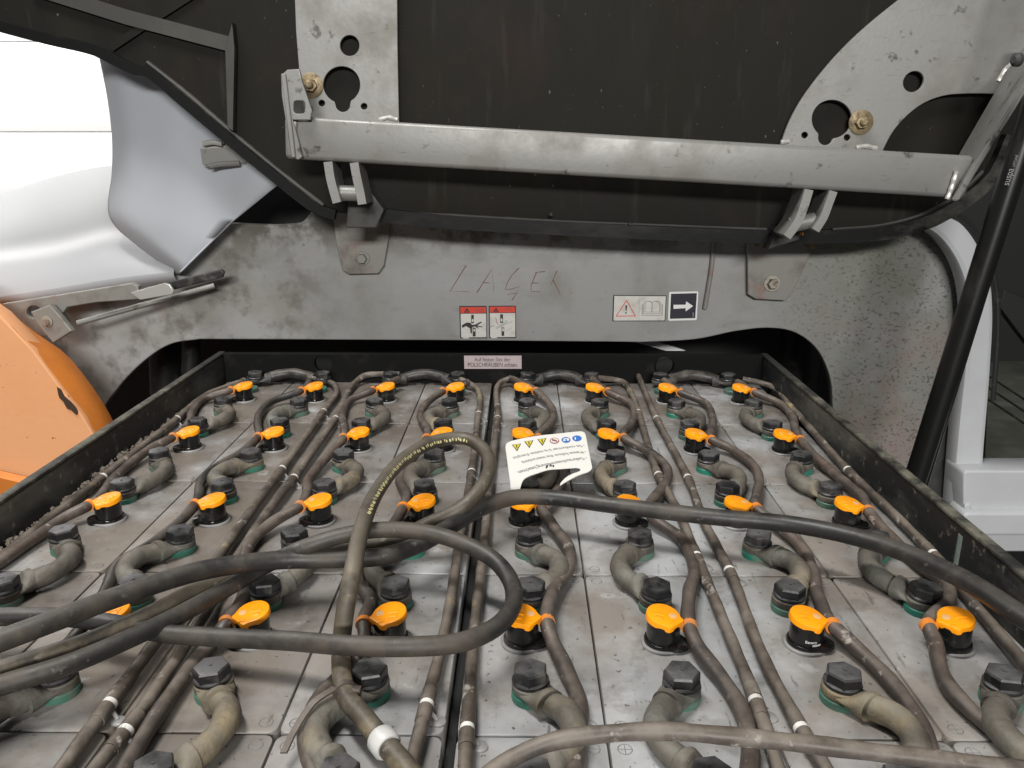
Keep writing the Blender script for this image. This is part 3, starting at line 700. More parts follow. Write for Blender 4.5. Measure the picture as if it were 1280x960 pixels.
bmesh.ops.recalc_face_normals(bm, faces=bm.faces)
shroud = empty('side_shroud', (0, 0, 0), 'smooth pale blue grey panel hanging behind the black hood edge', 'panel')
sh = obj('shell', bm, 'shroud_grey', shroud, 26)
bm = bmesh.new(); tube(bm, smooth_path([aY(x, y, 1.2875) for x, y in RE[3:-4]], .01), .0022, 8); obj('fold_highlight_bead', bm, 'shroud_grey', shroud)  # raised bead added along the fold to give it a highlight line
so = sh.modifiers.new('thick', 'SOLIDIFY'); so.thickness = .004; so.offset = -1
bm = bmesh.new(); tube(bm, [aY(253, 196, 1.272), aY(345, 191, 1.272)], 0, sq=(.014, .030), up=(0, 0, 1))
bmesh.ops.bevel(bm, geom=list(bm.edges), offset=.003, segments=2, affect='EDGES'); obj('bracket_tube', bm, 'metal_grey', shroud)
bm = bmesh.new(); P = smooth_path([aY(x, y, 1.262) for x, y in ((254, 180), (266, 178), (278, 180))], .002); tube(bm, P, .004, 8); obj('weld', bm, 'weld_bright', shroud)
bm = bmesh.new(); P = smooth_path([aY(x, y, 1.262) for x, y in ((262, 208), (270, 206), (300, 204))], .002); tube(bm, P, .004, 8); obj('weld', bm, 'metal_grey', shroud)

# ------------------------------------------------------------------ gas strut
strut = empty('gas_strut', (0, 0, 0), 'black gas strut slanting down beside the light grey pillar', 'gas strut')
YS = 1.06
sa, sb = aY(1316, 60, YS), aY(1138, 618, YS)
bm = bmesh.new(); tube(bm, [sa, sb], .0150, 28); obj('cylinder', bm, 'strut_black', strut, 50)
bm = bmesh.new(); off = Vector((.019, .008, -.002))
tube(bm, [aY(1239, 300, YS)+off*.2, sb+off*.5], .0125, 18); obj('guard', bm, 'strut_black', strut, 50)
bm = bmesh.new(); tube(bm, [sa, sa+(sa-sb).normalized()*.2], .008, 16); obj('rod', bm, 'metal_grey', strut, 50)
bm = bmesh.new(); p = aY(1276, 75, YS-.005); lathe(bm, [(.005, 0), (.008, .003), (.008, .008), (.004, .011)], 18, p, 0, (-1, -.3, 0)); obj('ball_end', bm, 'interior_grey', strut)
bm = bmesh.new()
dn = (sa-sb).normalized()
a, b = aY(1261, 232, YS-.0158), aY(1273, 194, YS-.0158)
vs, fs = text_verts('suspa', a, a.lerp(b, .55), (b-a).cross(Vector((0, 1, 0))), 1.3); add_vf(bm, vs, fs)
vs, fs = text_verts('LIFTLINE', a.lerp(b, .62), b, (b-a).cross(Vector((0, 1, 0))), 1.2); add_vf(bm, vs, fs)
bm.normal_update()
obj('printed_text', bm, 'flange_grey', strut, 0)

# ------------------------------------------------------------------ battery tray
tray = empty('battery_tray', (0, 0, 0), 'black steel battery tray holding the grey cells, walls dusty along the rim', 'battery tray')
XL0, XL1, XR0, XR1, YBK, ZT, ZB = -.496, -.487, .386, .395, 1.252, .044, -.42
for a, b in ((XL0, XL1), (XR0, XR1)):
    bm = bmesh.new(); box(bm, (a, .12, ZB), (b, YBK+.012, ZT-.003), .001)
    box(bm, (a-.0015, .12, ZT-.0029), (b+.0005, YBK+.0125, ZT+.0015), .0018, 2, 1)
    obj('side_wall', bm, ['tray_steel', 'tray_rim'], tray)
# back wall with two lifting holes
def back_wall():
    x0, x1, z0, z1 = XL1+.0002, XR0-.0002, ZB, ZT
    h = [circ(*((q := aY(px, py, YBK)).x, q.z), .0145, None, 28) for px, py in ((404, 455), (831, 458))]
    me = fill_mesh([[(x0, z0), (x1, z0), (x1, z1), (x0, z1)]]+h, .012, .001)
    for v in me.vertices: v.co = Vector((v.co.x, YBK+.006-v.co.z, v.co.y))
    finish(me, 'tray_back_shade', 30); return link('back_wall', me, tray)
bw = back_wall()
for px, py in ((831, 458),):
    bm = bmesh.new(); p = aY(px, py, YBK-.002); P = [p+Vector((.0152*math.cos(t), 0, .0152*math.sin(t))) for t in [2*PI*k/32 for k in range(33)]]
    tube(bm, P, .0009, 8, up=(0, 1, 0)); obj('hole_lip', bm, 'rim_black', bw)
bm = bmesh.new(); box(bm, (XL1, .12, ZB), (XR0, YBK, ZB+.01)); obj('tray_floor', bm, 'gap_black', tray, 0)
bm = bmesh.new(); box(bm, (-.0485, .12, ZB+.011), (-.043, YBK-.001, -.012)); obj('divider', bm, 'gap_black', tray, 0)
q = Print(580, 444, 1, YBK)
q.base([(0, .5), (72, .5), (72, 17), (0.5, 17)], 'print_pink')
q.text('Auf festen Sitz der', 13, 7.6, 58, 7.6, 'print_black', 1.15); q.text('POLSCHRAUBEN achten.', 5, 14.4, 67, 14.4, 'print_black', 1.3)
q.done('text_sticker', bw, 'pale sticker reading Auf festen Sitz der POLSCHRAUBEN achten')
# clear tube standing by the right wall
bm = bmesh.new(); p = aZ(1199, 712, .0); tube(bm, [p, p+Vector((.0, 0, .034))], .0055, 16); lathe(bm, [(.0032, .0342), (.0032, .0345)], 12, p, 1)
tag(obj('vent_tube', bm, ['clear_tube', 'mark_grey']), 'short clear plastic tube standing upright against the right tray wall', 'tube')

# ------------------------------------------------------------------ cells
def round_rect(x0, x1, y0, y1, r, n=3):
    return [(x, y) for x, y in rrect(x0, y0, x1, y1, r, n)]
def make_lid(wd, side, plus):
    bm = bmesh.new(); h = HALF-.0007
    prism(bm, round_rect(-wd/2+.0007, wd/2-.0007, -h, h, .006), -.05, 0, .0012)
    return bm
mark_me = {}
def mark_mesh(plus):
    if plus in mark_me: return mark_me[plus]
    bm = bmesh.new()
    P = [Vector((.0045*math.cos(t), .0045*math.sin(t), 0)) for t in [2*PI*k/24 for k in range(25)]]
    tube(bm, P, .0003, 4)
    tube(bm, [Vector((-.0045, 0, 0)), Vector((.0045, 0, 0))], .00025, 4)
    if plus: tube(bm, [Vector((0, -.0045, 0)), Vector((0, .0045, 0))], .00025, 4)
    me = bpy.data.meshes.new('polarity_mark'); bm.to_mesh(me); bm.free(); finish(me, 'mark_grey', 0); mark_me[plus] = me
    return me
ringbm = bmesh.new()
lathe(ringbm, [(.0128, -.001), (.0134, .001), (.0134, .0052), (.0122, .0066)], 30)
bmesh.ops.recalc_face_normals(ringbm, faces=ringbm.faces)
ring_me = bpy.data.meshes.new('pole_ring'); ringbm.to_mesh(ring_me); ringbm.free(); finish(ring_me, 'ring_green')
seatbm = bmesh.new(); lathe(seatbm, [(.0162, -.001), (.0162, .0018), (.0154, .0026), (.0148, .0026)], 32)
bmesh.ops.recalc_face_normals(seatbm, faces=seatbm.faces)
seat_me = bpy.data.meshes.new('plug_seat'); seatbm.to_mesh(seat_me); seatbm.free(); finish(seat_me, 'flange_grey')
FRONT, BACK = -.064, .0485
lid_cache = {}
for r in range(5):
    for c in range(8):
        if r == 4 and c == 0: continue
        x0, x1 = CELLX[c]; wd = round(x1-x0, 4)
        cell = empty('battery_cell', (COLX[c], ROWY[r], 0), 'flat grey battery cell, %s of cells, %s' % (ROWN[r], COLN[c]), 'battery cell', 'grey cells in the battery tray')
        if wd not in lid_cache:
            o = obj('lid', make_lid(wd, 1, 1), 'lid_grey', cell); lid_cache[wd] = o.data
        else: o = link('lid', lid_cache[wd], cell)
        body_w = wd/2-.0012
        sgn = 1 if c % 2 == 0 else -1
        for k, yy in enumerate((-HALF+.010, HALF-.011)):
            m = link('polarity_mark', mark_mesh((k+c+r) % 2 == 0), cell); m.location = (sgn*(wd/2-.010), yy, .0001)
        for yy in (FRONT, BACK):
            if r == 4 and yy == FRONT: continue
            m = link('pole_ring', ring_me, cell); m.location = (0, yy, 0)
        if r < 4:
            m = link('plug_seat', seat_me, cell); m.location = (CAPX[c]-COLX[c], 0, 0)

# ------------------------------------------------------------------ plugs
def tear(r, tip, tr, n=30):
    """rounded drop outline pointing to +x"""
    out = []
    a = math.acos((r-tr)/tip)
    for k in range(n+1):
        t = a+(2*PI-2*a)*k/n; out.append((r*math.cos(t), r*math.sin(t)))
    for k in range(7):
        t = -a+2*a*k/6; out.append((tip+tr*math.cos(t), tr*math.sin(t)))
    return out
TEE = .0190
def cap_outline(sd):
    d = math.radians(-40); u = Vector((math.cos(d), math.sin(d))); v = Vector((-u.y, u.x))
    c = Vector((-.0012, .0012)); r = .0128
    pts = []
    a0 = math.radians(62)
    for k in range(25):
        t = a0+(2*PI-2*a0)*k/24; pts.append(c+u*r*math.cos(t)+v*r*math.sin(t))
    for sg, (t0, t1) in ((-1, (-100, -10)), (1, (10, 100))):
        q = c+u*.0108+v*sg*.0062
        for k in range(5):
            t = math.radians(t0+(t1-t0)*k/4); pts.append(q+u*.003*math.cos(t)+v*.003*math.sin(t))
    return [(p.x*sd, p.y) for p in (pts if sd > 0 else pts[::-1])]
def plug_parts(parent, sd):
    bm = bmesh.new(); lathe(bm, [(.0124, .002), (.0126, .004), (.0124, .0195), (.0116, .0205)], 32)
    tp = tear(.0142, .011, .0095); a = math.radians(-22)
    tp = [((x*math.cos(a)-y*math.sin(a))*sd, x*math.sin(a)+y*math.cos(a)) for x, y in tp]
    prism(bm, tp, .0022, .0056, .0010)
    obj('body', bm, 'plug_black', parent)
    M = Matrix.Translation((0, 0, .0200)) @ Matrix.Rotation(math.radians(9.5), 4, Vector((.64, .77*sd, 0)) if sd > 0 else Vector((.64, -.77, 0)))
    bm = bmesh.new(); prism(bm, cap_outline(sd), 0, .0048, .0013); bmesh.ops.transform(bm, matrix=M, verts=bm.verts)
    cap = obj('cap', bm, 'cap_orange', parent)
    bm = bmesh.new()
    for lo, hi in (((-.0085, -.0016), (.0005, .0012)), ((-.0075, -.0062), (-.0015, -.0022)), ((.0030, -.0100), (.0074, -.0080))):
        x0, x1 = sorted((lo[0]*sd, hi[0]*sd)); box(bm, (x0, lo[1], .0044), (x1, hi[1], .0054), .0005)
    bmesh.ops.transform(bm, matrix=M, verts=bm.verts); obj('grip_tab', bm, 'cap_orange', cap)
    bm = bmesh.new(); lathe(bm, [(.0030, .0046), (.0030, .0050), (.0022, .0052)], 16, (.0060*sd, .0012, 0))
    bmesh.ops.transform(bm, matrix=M, verts=bm.verts); obj('indicator', bm, 'nub_pale', cap)
    bm = bmesh.new(); tube(bm, [Vector((.011*sd, 0, .0158)), Vector((TEE*sd, 0, .0160))], .0019, 10); tube(bm, [Vector((TEE*sd, -.0024, .0165)), Vector((TEE*sd, .0024, .0165))], .0061, 18)
    obj('tee', bm, 'tee_orange', parent)
plug_pos = {}
protos = {}
for r in range(4):
    for c in range(8):
        if r == 3 and c == 0: continue
        lab = 'orange capped black filling plug on the %s cell, %s' % (ROWN[r], COLN[c])
        e = empty('filling_plug', (CAPX[c], ROWY[r], 0), lab, 'plug', 'orange capped plugs on the cells')
        sd = 1 if c >= 4 else -1
        if (r, c) == (3, 7): sd = -1
        rz = random.uniform(-.22, .16)*sd
        e.rotation_euler = (0, 0, rz)
        plug_pos[r, c] = Vector((CAPX[c]+TEE*sd*math.cos(rz), ROWY[r]+TEE*sd*math.sin(rz), .0165))
        if sd not in protos: plug_parts(e, sd); protos[sd] = e
        else:
            for ch in list(protos[sd].children): copy_child(ch, e)
# small printing on the plug bodies nearest the viewer
for (r, c) in ((3, 6),):
    base = Vector((CAPX[c], ROWY[r], 0)); bm = bmesh.new()
    def curved(s, a0, a1, z, rad):
        L = rad*(a1-a0)
        vs, fs = text_verts(s, (0, 0, 0), (L, 0, 0), (0, 1, 0), 1.1)
        return [base+Vector((rad*math.cos(a0+v.x/rad), rad*math.sin(a0+v.x/rad), z+v.y)) for v in vs], fs
    vs, fs = curved('Battery', math.radians(-112), math.radians(-74), .0092, .01275); add_vf(bm, vs, fs)
    for k in range(8):
        a0, a1 = math.radians(-88+k*4), math.radians(-85.5+k*4); rr = .01275
        q4 = [base+Vector((rr*math.cos(a), rr*math.sin(a), z)) for a, z in ((a0, .0066), (a1, .0066), (a1, .0082), (a0, .0082))]
        add_vf(bm, q4, [[0, 1, 2, 3]])
    par = [o for o in bpy.data.objects if o.name.startswith('filling_plug') and (o.location-base).length < 1e-4][0]
    bpy.context.view_layer.update()
    o = obj('printed_text', bm, 'print_white', par, 0); o.matrix_parent_inverse = par.matrix_basis.inverted()

# ------------------------------------------------------------------ connectors between cells
def bolt_mesh():
    bm = bmesh.new()
    lathe(bm, [(.0122, .0126), (.0127, .0132), (.0127, .0148), (.0118, .0158)], 28)
    n = 6; pr = [(.0124, .0145), (.0124, .0218), (.0114, .0232), (.0100, .0235)]
    rings = [[bm.verts.new((q*math.cos(2*PI*k/n), q*math.sin(2*PI*k/n), z)) for k in range(n)] for q, z in pr]
    for a, b in zip(rings, rings[1:]):
        for k in range(n): bm.faces.new((a[k], a[(k+1) % n], b[(k+1) % n], b[k]))
    bm.faces.new(rings[-1]); bm.faces.new(rings[0][::-1])
    lathe(bm, [(.0012, .0234), (.0012, .0241)], 8, (0, 0, 0))
    bmesh.ops.recalc_face_normals(bm, faces=bm.faces)
    me = bpy.data.meshes.new('bolt'); bm.to_mesh(me); bm.free(); finish(me, 'bolt_black', 30); return me
bolt_me = bolt_mesh()
def lug(bm, p, d, L=.017):
    """eye round the pole and the barrel that grips the cable, pointing along d"""
    d = Vector((d[0], d[1], 0)).normalized()
    lathe(bm, [(.0124, .0060), (.0131, .0070), (.0131, .0118), (.0122, .0128)], 26, p)
    n = Vector((-d.y, d.x, 0)); up = Vector((0, 0, 1))
    rings = []
    for q, w_, h_, z_ in ((.002, .0122, .0030, .0092), (.0095, .0121, .0036, .0090), (.0135, .0116, .0056, .0090), (.0172, .0108, .0086, .0096), (.0200, .0104, .0098, .0100), (.0238, .0105, .0102, .0102), (.0244, .0088, .0086, .0102)):
        c = p+d*q+up*z_
        rings.append([bm.verts.new(c+n*w_*math.cos(2*PI*k/20)+up*h_*math.sin(2*PI*k/20)) for k in range(20)])
    for a, b in zip(rings, rings[1:]):
        for k in range(20): bm.faces.new((a[k], a[(k+1) % 20], b[(k+1) % 20], b[k]))
    bm.faces.new(rings[0][::-1]); bm.faces.new(rings[-1])
def connector(p0, p1, side, lab, lateral=False, grp='short cable connectors bolted between cells'):
    e = empty('cell_connector', p0, lab, 'cable connector', grp)
    p0, p1 = Vector((*p0, 0)) if len(p0) == 2 else Vector(p0), Vector(p1)
    e.location = p0
    d = p1-p0
    bm = bmesh.new()
    if lateral:
        k0, k1 = Vector((1, .35, 0)), Vector((-1, .35, 0))
        path = [Vector((0, 0, .0105))+k0.normalized()*.016, Vector((.030, .011, .014)), d/2+Vector((0, .014, .017)), d+Vector((-.030, .011, .014)), d+Vector((0, 0, .0105))+k1.normalized()*.016]
        rr = .0085
    else:
        j = random.uniform(-.12, .12)
        k0 = Vector((side*(.62+j), -1, 0)); k1 = Vector((side*(.62-j), 1, 0))
        q0, q1 = Vector((0, 0, .0094))+k0.normalized()*.018, d+Vector((0, 0, .0094))+k1.normalized()*.018
        m = d/2; b = .0235+random.uniform(-.002, .003)
        path = [q0, Vector((side*b*.86, m.y*.66, .0115)), Vector((side*b, m.y, .012)), Vector((side*b*.86, d.y-m.y*.66, .0115)), q1]
        path[1].x += m.x; path[2].x += m.x; path[3].x += m.x
        rr = .0085
    sp = smooth_path(path, .004); ph = random.uniform(0, 6)
    tube(bm, sp, [rr*(1+.05*math.sin(i*.9+ph)+random.uniform(-.02, .02)) for i in range(len(sp))], 16)
    obj('cable', bm, 'hose_black' if lateral else 'connector_grey', e, 50)
    for pp, kk in ((Vector((0, 0, 0)), k0), (d, k1)):
        bm = bmesh.new(); lug(bm, pp, kk); obj('lug', bm, 'lug_dark' if lateral else 'connector_grey', e, 40)
        o = link('bolt', bolt_me, e); o.location = pp; o.rotation_euler = (random.uniform(-.05, .05), random.uniform(-.05, .05), PI/6+random.uniform(-.45, .45))
    return e
for r in range(4):
    for c in range(8):
        if r == 3 and c == 0: continue
        side = 1 if c % 2 == 0 else -1
        connector((COLX[c], ROWY[r]+FRONT, 0), (COLX[c], ROWY[r+1]+BACK, 0), side,
                  'dusty bent connector joining %s and %s cells, %s' % (ROWN[r], ROWN[r+1], COLN[c]))
for c, nm in ((0, 'leftmost back pair of cells'), (2, 'back pair just left of the middle gap'), (4, 'back pair just right of the middle gap'), (6, 'rightmost back pair of cells')):
    connector((COLX[c], ROWY[0]+.078, 0), (COLX[c+1], ROWY[0]+.078, 0), 1, 'black cable connector along the rear wall, %s' % nm, True, 'connectors along the rear tray wall')

# ------------------------------------------------------------------ filling hoses
def hose(name, pts, r, m, lab, cat, grp, joints=(), n=12, zdef=.0085):
    P = []
    for p in pts:
        if p[0] == 'T': P.append(plug_pos[p[1], p[2]])
        else: P.append(aZ(p[0], p[1], p[2] if len(p) > 2 else zdef))
    path = smooth_path(P, .005)
    rr = [r*(1+.05*math.sin(i*.7)) for i in range(len(path))]
    bm = bmesh.new(); tube(bm, path, rr, n)
    o = tag(obj(name, bm, m, None, 60), lab, cat, grp)
    for (jx, jy) in joints:
        j = aZ(jx, jy, zdef); i = min(range(len(path)), key=lambda k: (path[k]-j).length); i = max(1, min(i, len(path)-2))
        d = (path[i+1]-path[i-1]).normalized()
        bm = bmesh.new(); tube(bm, [path[i]-d*.0021, path[i]+d*.0021], r*1.06, 14); o2 = obj('joint_ring', bm, 'joint_white', o)
        bm = bmesh.new(); tube(bm, [path[i]-d*.016, path[i]-d*.0022], r*1.14, 14); tube(bm, [path[i]+d*.0022, path[i]+d*.016], r*1.14, 14); obj('sleeve', bm, m, o, 50)
        s = Vector((.0085, -.006, 0)) if jx > 300 else Vector((.0085, -.006, 0))
        q0 = Vector((path[i].x, path[i].y, 0))+s
        bm = bmesh.new(); lathe(bm, [(.0048, .0001), (.0048, .0012), (.0042, .0016)], 18, q0); tube(bm, [q0+Vector((-.001, .001, .0012)), path[i]], .0014, 8)
        obj('foot', bm, 'flange_grey', o)
    return o
G1 = 'hoses chaining the plugs of each column'
T = lambda r, c: ('T', r, c)
hose('filling_hose', [(305, 476, .018), T(0, 0), (256, 498), (240, 515), (236, 530, .012), T(1, 0), (190, 560, .012), (160, 582), (138, 603), (128, 618, .012), T(2, 0), (82, 646, .012), (40, 675), (-20, 716)],
     .0054, 'hose_grey', 'grey brown hose chaining the leftmost column of orange plugs', 'hose', G1)
hose('filling_hose', [(388, 476, .018), T(0, 1), (340, 502), (324, 518), (322, 532, .012), T(1, 1), (303, 565, .012), (262, 590), (250, 606), (249, 618, .012), T(2, 1), (225, 652, .012), (190, 680), (148, 706), (134, 735, .012), T(3, 1), (90, 800), (20, 880)],
     .0052, 'hose_black', 'dark hose curving past the plugs, second column from left', 'hose', G1)
hose('filling_hose', [(498, 474, .018), T(0, 2), (440, 499), (428, 518), (430, 534, .012), T(1, 2), (410, 570, .012), (385, 600), (384, 615, .012), T(2, 2), (345, 650, .012), (312, 680), (304, 720), (305, 745, .012), T(3, 2), (272, 795, .012), (248, 822), (197, 893), (162, 951), (130, 1010)],
     .0055, 'hose_grey', 'brown hose winding past the plugs, third column from left', 'hose', G1)
hose('filling_hose', [(585, 478, .018), T(0, 3), (530, 508), (526, 524), (534, 536, .012), T(1, 3), (520, 568, .012), (500, 600), (508, 618, .012), T(2, 3), (494, 652, .012), (468, 680), (448, 710), (450, 732), (463, 748, .012), T(3, 3), (455, 800, .012), (430, 838), (400, 872), (382, 912), (390, 958), (410, 1000)],
     .0053, 'hose_grey', 'grey hose looping beside the plugs just left of the middle gap', 'hose', G1)
hose('filling_hose', [(640, 474, .014), T(0, 4), (688, 508), (691, 524), (682, 536, .012), T(1, 4), (694, 562, .012), (704, 585), (696, 615, .012), T(2, 4), (690, 656, .012), (712, 688), (710, 712), (690, 742, .012), T(3, 4), (690, 800, .012), (708, 838), (724, 880), (722, 930), (712, 985)],
     .0058, 'hose_grey', 'brown grey hose snaking beside the plugs just right of the middle gap', 'hose', G1)
hose('filling_hose', [(740, 474, .016), T(0, 5), (786, 503), (793, 520), (786, 534, .012), T(1, 5), (806, 562, .012), (830, 580), (834, 600), (820, 620, .012), T(2, 5), (822, 652, .012), (850, 672), (868, 712), (862, 738, .012), T(3, 5), (872, 808, .012), (902, 848), (928, 890), (938, 940), (930, 1000)],
     .0056, 'hose_grey', 'dark grey hose snaking past the plugs, third column from right', 'hose', G1)
hose('filling_hose', [(830, 476, .016), T(0, 6), (880, 503), (890, 520), (891, 534, .012), T(1, 6), (908, 558, .012), (940, 580), (949, 600), (946, 618, .012), T(2, 6), (964, 650, .012), (1000, 682), (1016, 714), (1022, 744, .012), T(3, 6), (1060, 800, .012), (1110, 848), (1148, 900), (1166, 950), (1170, 1000)],
     .0054, 'hose_grey', 'pale brown hose running beside the plugs, second column from right', 'hose', G1)
hose('filling_hose', [(922, 478, .016), T(0, 7), (972, 503), (990, 520), (994, 538, .012), T(1, 7), (1020, 572, .012), (1050, 598), (1078, 622, .014), T(2, 7), (1110, 668, .012), (1150, 706), (1180, 728), (1186, 750, .012), T(3, 7), (1168, 800, .012), (1180, 848), (1218, 892), (1275, 932), (1340, 960)],
     .0056, 'hose_grey', 'grey hose along the rightmost column of orange plugs', 'hose', G1)
G2 = 'straight water pipes with white joints'
hose('water_pipe', [(300, 478, .012), (262, 492), (234, 512), (221, 524), (180, 556), (128, 597), (60, 650), (0, 698), (-40, 730)], .0047, 'pipe_grey', 'thin pipe with white joints running along the left tray wall', 'pipe', G2, [(221, 524), (128, 597)])
hose('water_pipe', [(385, 473, .015), (410, 477), (421, 488), (404, 515), (352, 587), (300, 658), (250, 730), (200, 795), (136, 881), (82, 954), (50, 1000)], .0047, 'pipe_grey', 'left one of the two parallel pipes between second and third columns from left', 'pipe', G2, [(404, 515), (352, 587), (136, 881)])
hose('water_pipe', [(500, 468, .018), (458, 469, .014), (444, 478), (419, 524), (367, 598), (322, 658), (262, 757), (197, 859), (156, 915), (121, 958), (90, 1000)], .0047, 'pipe_grey', 'right one of the two parallel pipes between second and third columns from left', 'pipe', G2, [(419, 524), (367, 598), (156, 915)])
hose('water_pipe', [(575, 474, .015), (594, 484), (600, 500), (598, 518), (590, 586), (574, 680), (558, 780), (533, 882), (512, 965), (505, 1000)], .0045, 'pipe_grey', 'pipe with white joints hugging the left edge of the middle gap', 'pipe', G2, [(598, 518), (588, 590), (533, 882)])
hose('water_pipe', [(640, 472, .015), (626, 478), (622, 522), (613, 600), (603, 700), (592, 800), (584, 912), (580, 1000)], .0045, 'pipe_grey', 'pipe with white joints hugging the right edge of the middle gap', 'pipe', G2, [(622, 524), (605, 690), (584, 912)])
hose('water_pipe', [(742, 472, .016), (775, 476), (790, 494), (798, 516), (822, 592), (848, 640), (871, 696), (904, 776), (945, 877), (972, 960), (985, 1000)], .0046, 'pipe_grey', 'left one of the two parallel pipes between third and second columns from right', 'pipe', G2, [(798, 516), (822, 594), (871, 696), (945, 877)])
hose('water_pipe', [(798, 470, .012), (803, 482), (821, 524), (860, 598), (880, 652), (912, 714), (954, 822), (1002, 912), (1034, 965), (1060, 1010)], .0046, 'pipe_grey', 'right one of the two parallel pipes between third and second columns from right', 'pipe', G2, [(821, 524), (860, 598), (912, 714), (1002, 912)])
hose('water_pipe', [(928, 474, .016), (962, 482), (990, 510), (1060, 588), (1120, 645), (1170, 697), (1230, 770), (1290, 840), (1340, 900)], .0046, 'pipe_grey', 'thin pipe with white joints running along the right tray wall', 'pipe', G2, [(1060, 588), (1168, 695)])
hose('loose_hose', [(590, 985, .03), (640, 948, .035), (690, 927, .04), (760, 917, .044), (830, 914, .046), (910, 920, .046), (1000, 929, .044), (1100, 941, .042), (1220, 955, .04), (1320, 968, .038)], .0050, 'pipe_grey', 'loose brown grey hose lying across the cells along the photo\'s bottom edge', 'hose', None, (), 14)

# ------------------------------------------------------------------ heavy cables
def cable(pts, r, m, lab, n=18):
    path = smooth_path([aZ(*p) for p in pts], .006)
    bm = bmesh.new(); tube(bm, path, r, n)
    return tag(obj('battery_cable', bm, m, None, 60), lab, 'cable', 'thick cables lying over the cells'), path
cable([(1420, 860, .06), (1280, 772, .06), (1200, 722, .056), (1100, 680, .05), (1000, 657, .045), (880, 645, .043), (760, 631, .042), (690, 622, .042), (642, 622, .042), (598, 637, .042), (561, 659, .040), (525, 680, .038), (480, 695, .038), (412, 699, .040), (350, 700, .044), (253, 713, .052), (141, 748, .056), (70, 775, .058), (0, 801, .058), (-120, 845, .056)],
      .0075, 'cable_black', 'long thick black cable crossing the whole battery to the right wall')
cable([(-120, 775, .034), (0, 771, .034), (84, 772, .033), (150, 781, .031), (208, 792, .029), (281, 797, .030), (360, 801, .034), (440, 807, .042), (520, 808, .042), (575, 803, .040), (618, 785, .038), (640, 760, .038), (640, 730, .040), (620, 702, .046), (590, 684, .052), (540, 667, .058), (480, 662, .060), (430, 669, .058), (384, 683, .052), (330, 708, .035), (281, 737, .032), (225, 768, .034), (169, 795, .036), (84, 831, .038), (0, 857, .038), (-120, 900, .036)],
      .0067, 'cable_black', 'thick black cable folded back on itself in a flat hairpin loop on the left')
lc, lpath = cable([(-100, 872, .03), (0, 838, .032), (112, 801, .033), (197, 763, .034), (253, 733, .033), (310, 712, .028), (380, 692, .022), (450, 680, .022), (500, 671, .026), (535, 655, .036), (575, 636, .050), (601, 610, .062), (612, 582, .070), (604, 561, .076), (581, 548, .080), (547, 551, .080), (508, 571, .078), (474, 610, .076), (452, 661, .074), (440, 718, .064), (432, 760, .046), (427, 802, .024), (427, 840, .022), (434, 872, .022), (453, 895, .024), (480, 928, .024), (506, 958, .024), (540, 1000, .024)],
      .0066, 'cable_tan', 'thick tan brown cable standing up in a tall open loop above the cells')
# faded yellow lettering along the loop and a translucent collar and tie at its lower end
N = len(lpath)
i0 = min(range(N), key=lambda k: (lpath[k]-aZ(590, 549, .079)).length); i1 = min(range(N), key=lambda k: (lpath[k]-aZ(453, 655, .074)).length)
bm = bmesh.new()
for i in range(i0, i1-1):
    if random.random() < .04: continue
    p, d = lpath[i], (lpath[i+1]-lpath[i]).normalized()
    toc = (CAM-p).normalized(); nrm = (toc-d*toc.dot(d)).normalized(); sd_ = d.cross(nrm)
    nrm = (nrm+sd_*-.25).normalized(); sd_ = d.cross(nrm)
    for k in range(2):
        c0 = p+nrm*.0068+d*(.0025*k)
        a = random.uniform(.0008, .0019); b = random.uniform(-.0007, .0007)
        add_vf(bm, [c0+sd_*(b-.0016), c0+sd_*(b-.0010)+d*a, c0+sd_*(b+.0016)+d*a, c0+sd_*(b+.0010)], [[0, 1, 2, 3]])
o = obj('printed_text', bm, 'print_yellow', lc, 0); tag(o, 'line of faded yellow print along the cable', None, None, 'stuff')
ic = min(range(N), key=lambda k: (lpath[k]-aZ(480, 928, .024)).length); d = (lpath[ic+1]-lpath[ic-1]).normalized()
bm = bmesh.new(); tube(bm, [lpath[ic]-d*.006, lpath[ic]-d*.004, lpath[ic]+d*.004, lpath[ic]+d*.006], [.0076, .0090, .0090, .0076], 20); obj('collar', bm, 'collar_clear', lc)
it = min(range(N), key=lambda k: (lpath[k]-aZ(434, 866, .022)).length); d = (lpath[it+1]-lpath[it-1]).normalized()
bm = bmesh.new(); tube(bm, [lpath[it]-d*.002, lpath[it]+d*.002], .0078, 18)
hd = lpath[it]+Vector((.0085, -.004, .003)); box(bm, hd-Vector((.003, .003, .003)), hd+Vector((.003, .003, .003)), .0008)
tube(bm, smooth_path([lpath[it]+Vector((-.006, -.002, .004)), lpath[it]+Vector((-.017, -.014, .002)), lpath[it]+Vector((-.025, -.028, -.006)), lpath[it]+Vector((-.028, -.044, -.010))], .004), 0, sq=(.0045, .0014))
obj('cable_tie', bm, 'hose_grey', lc)

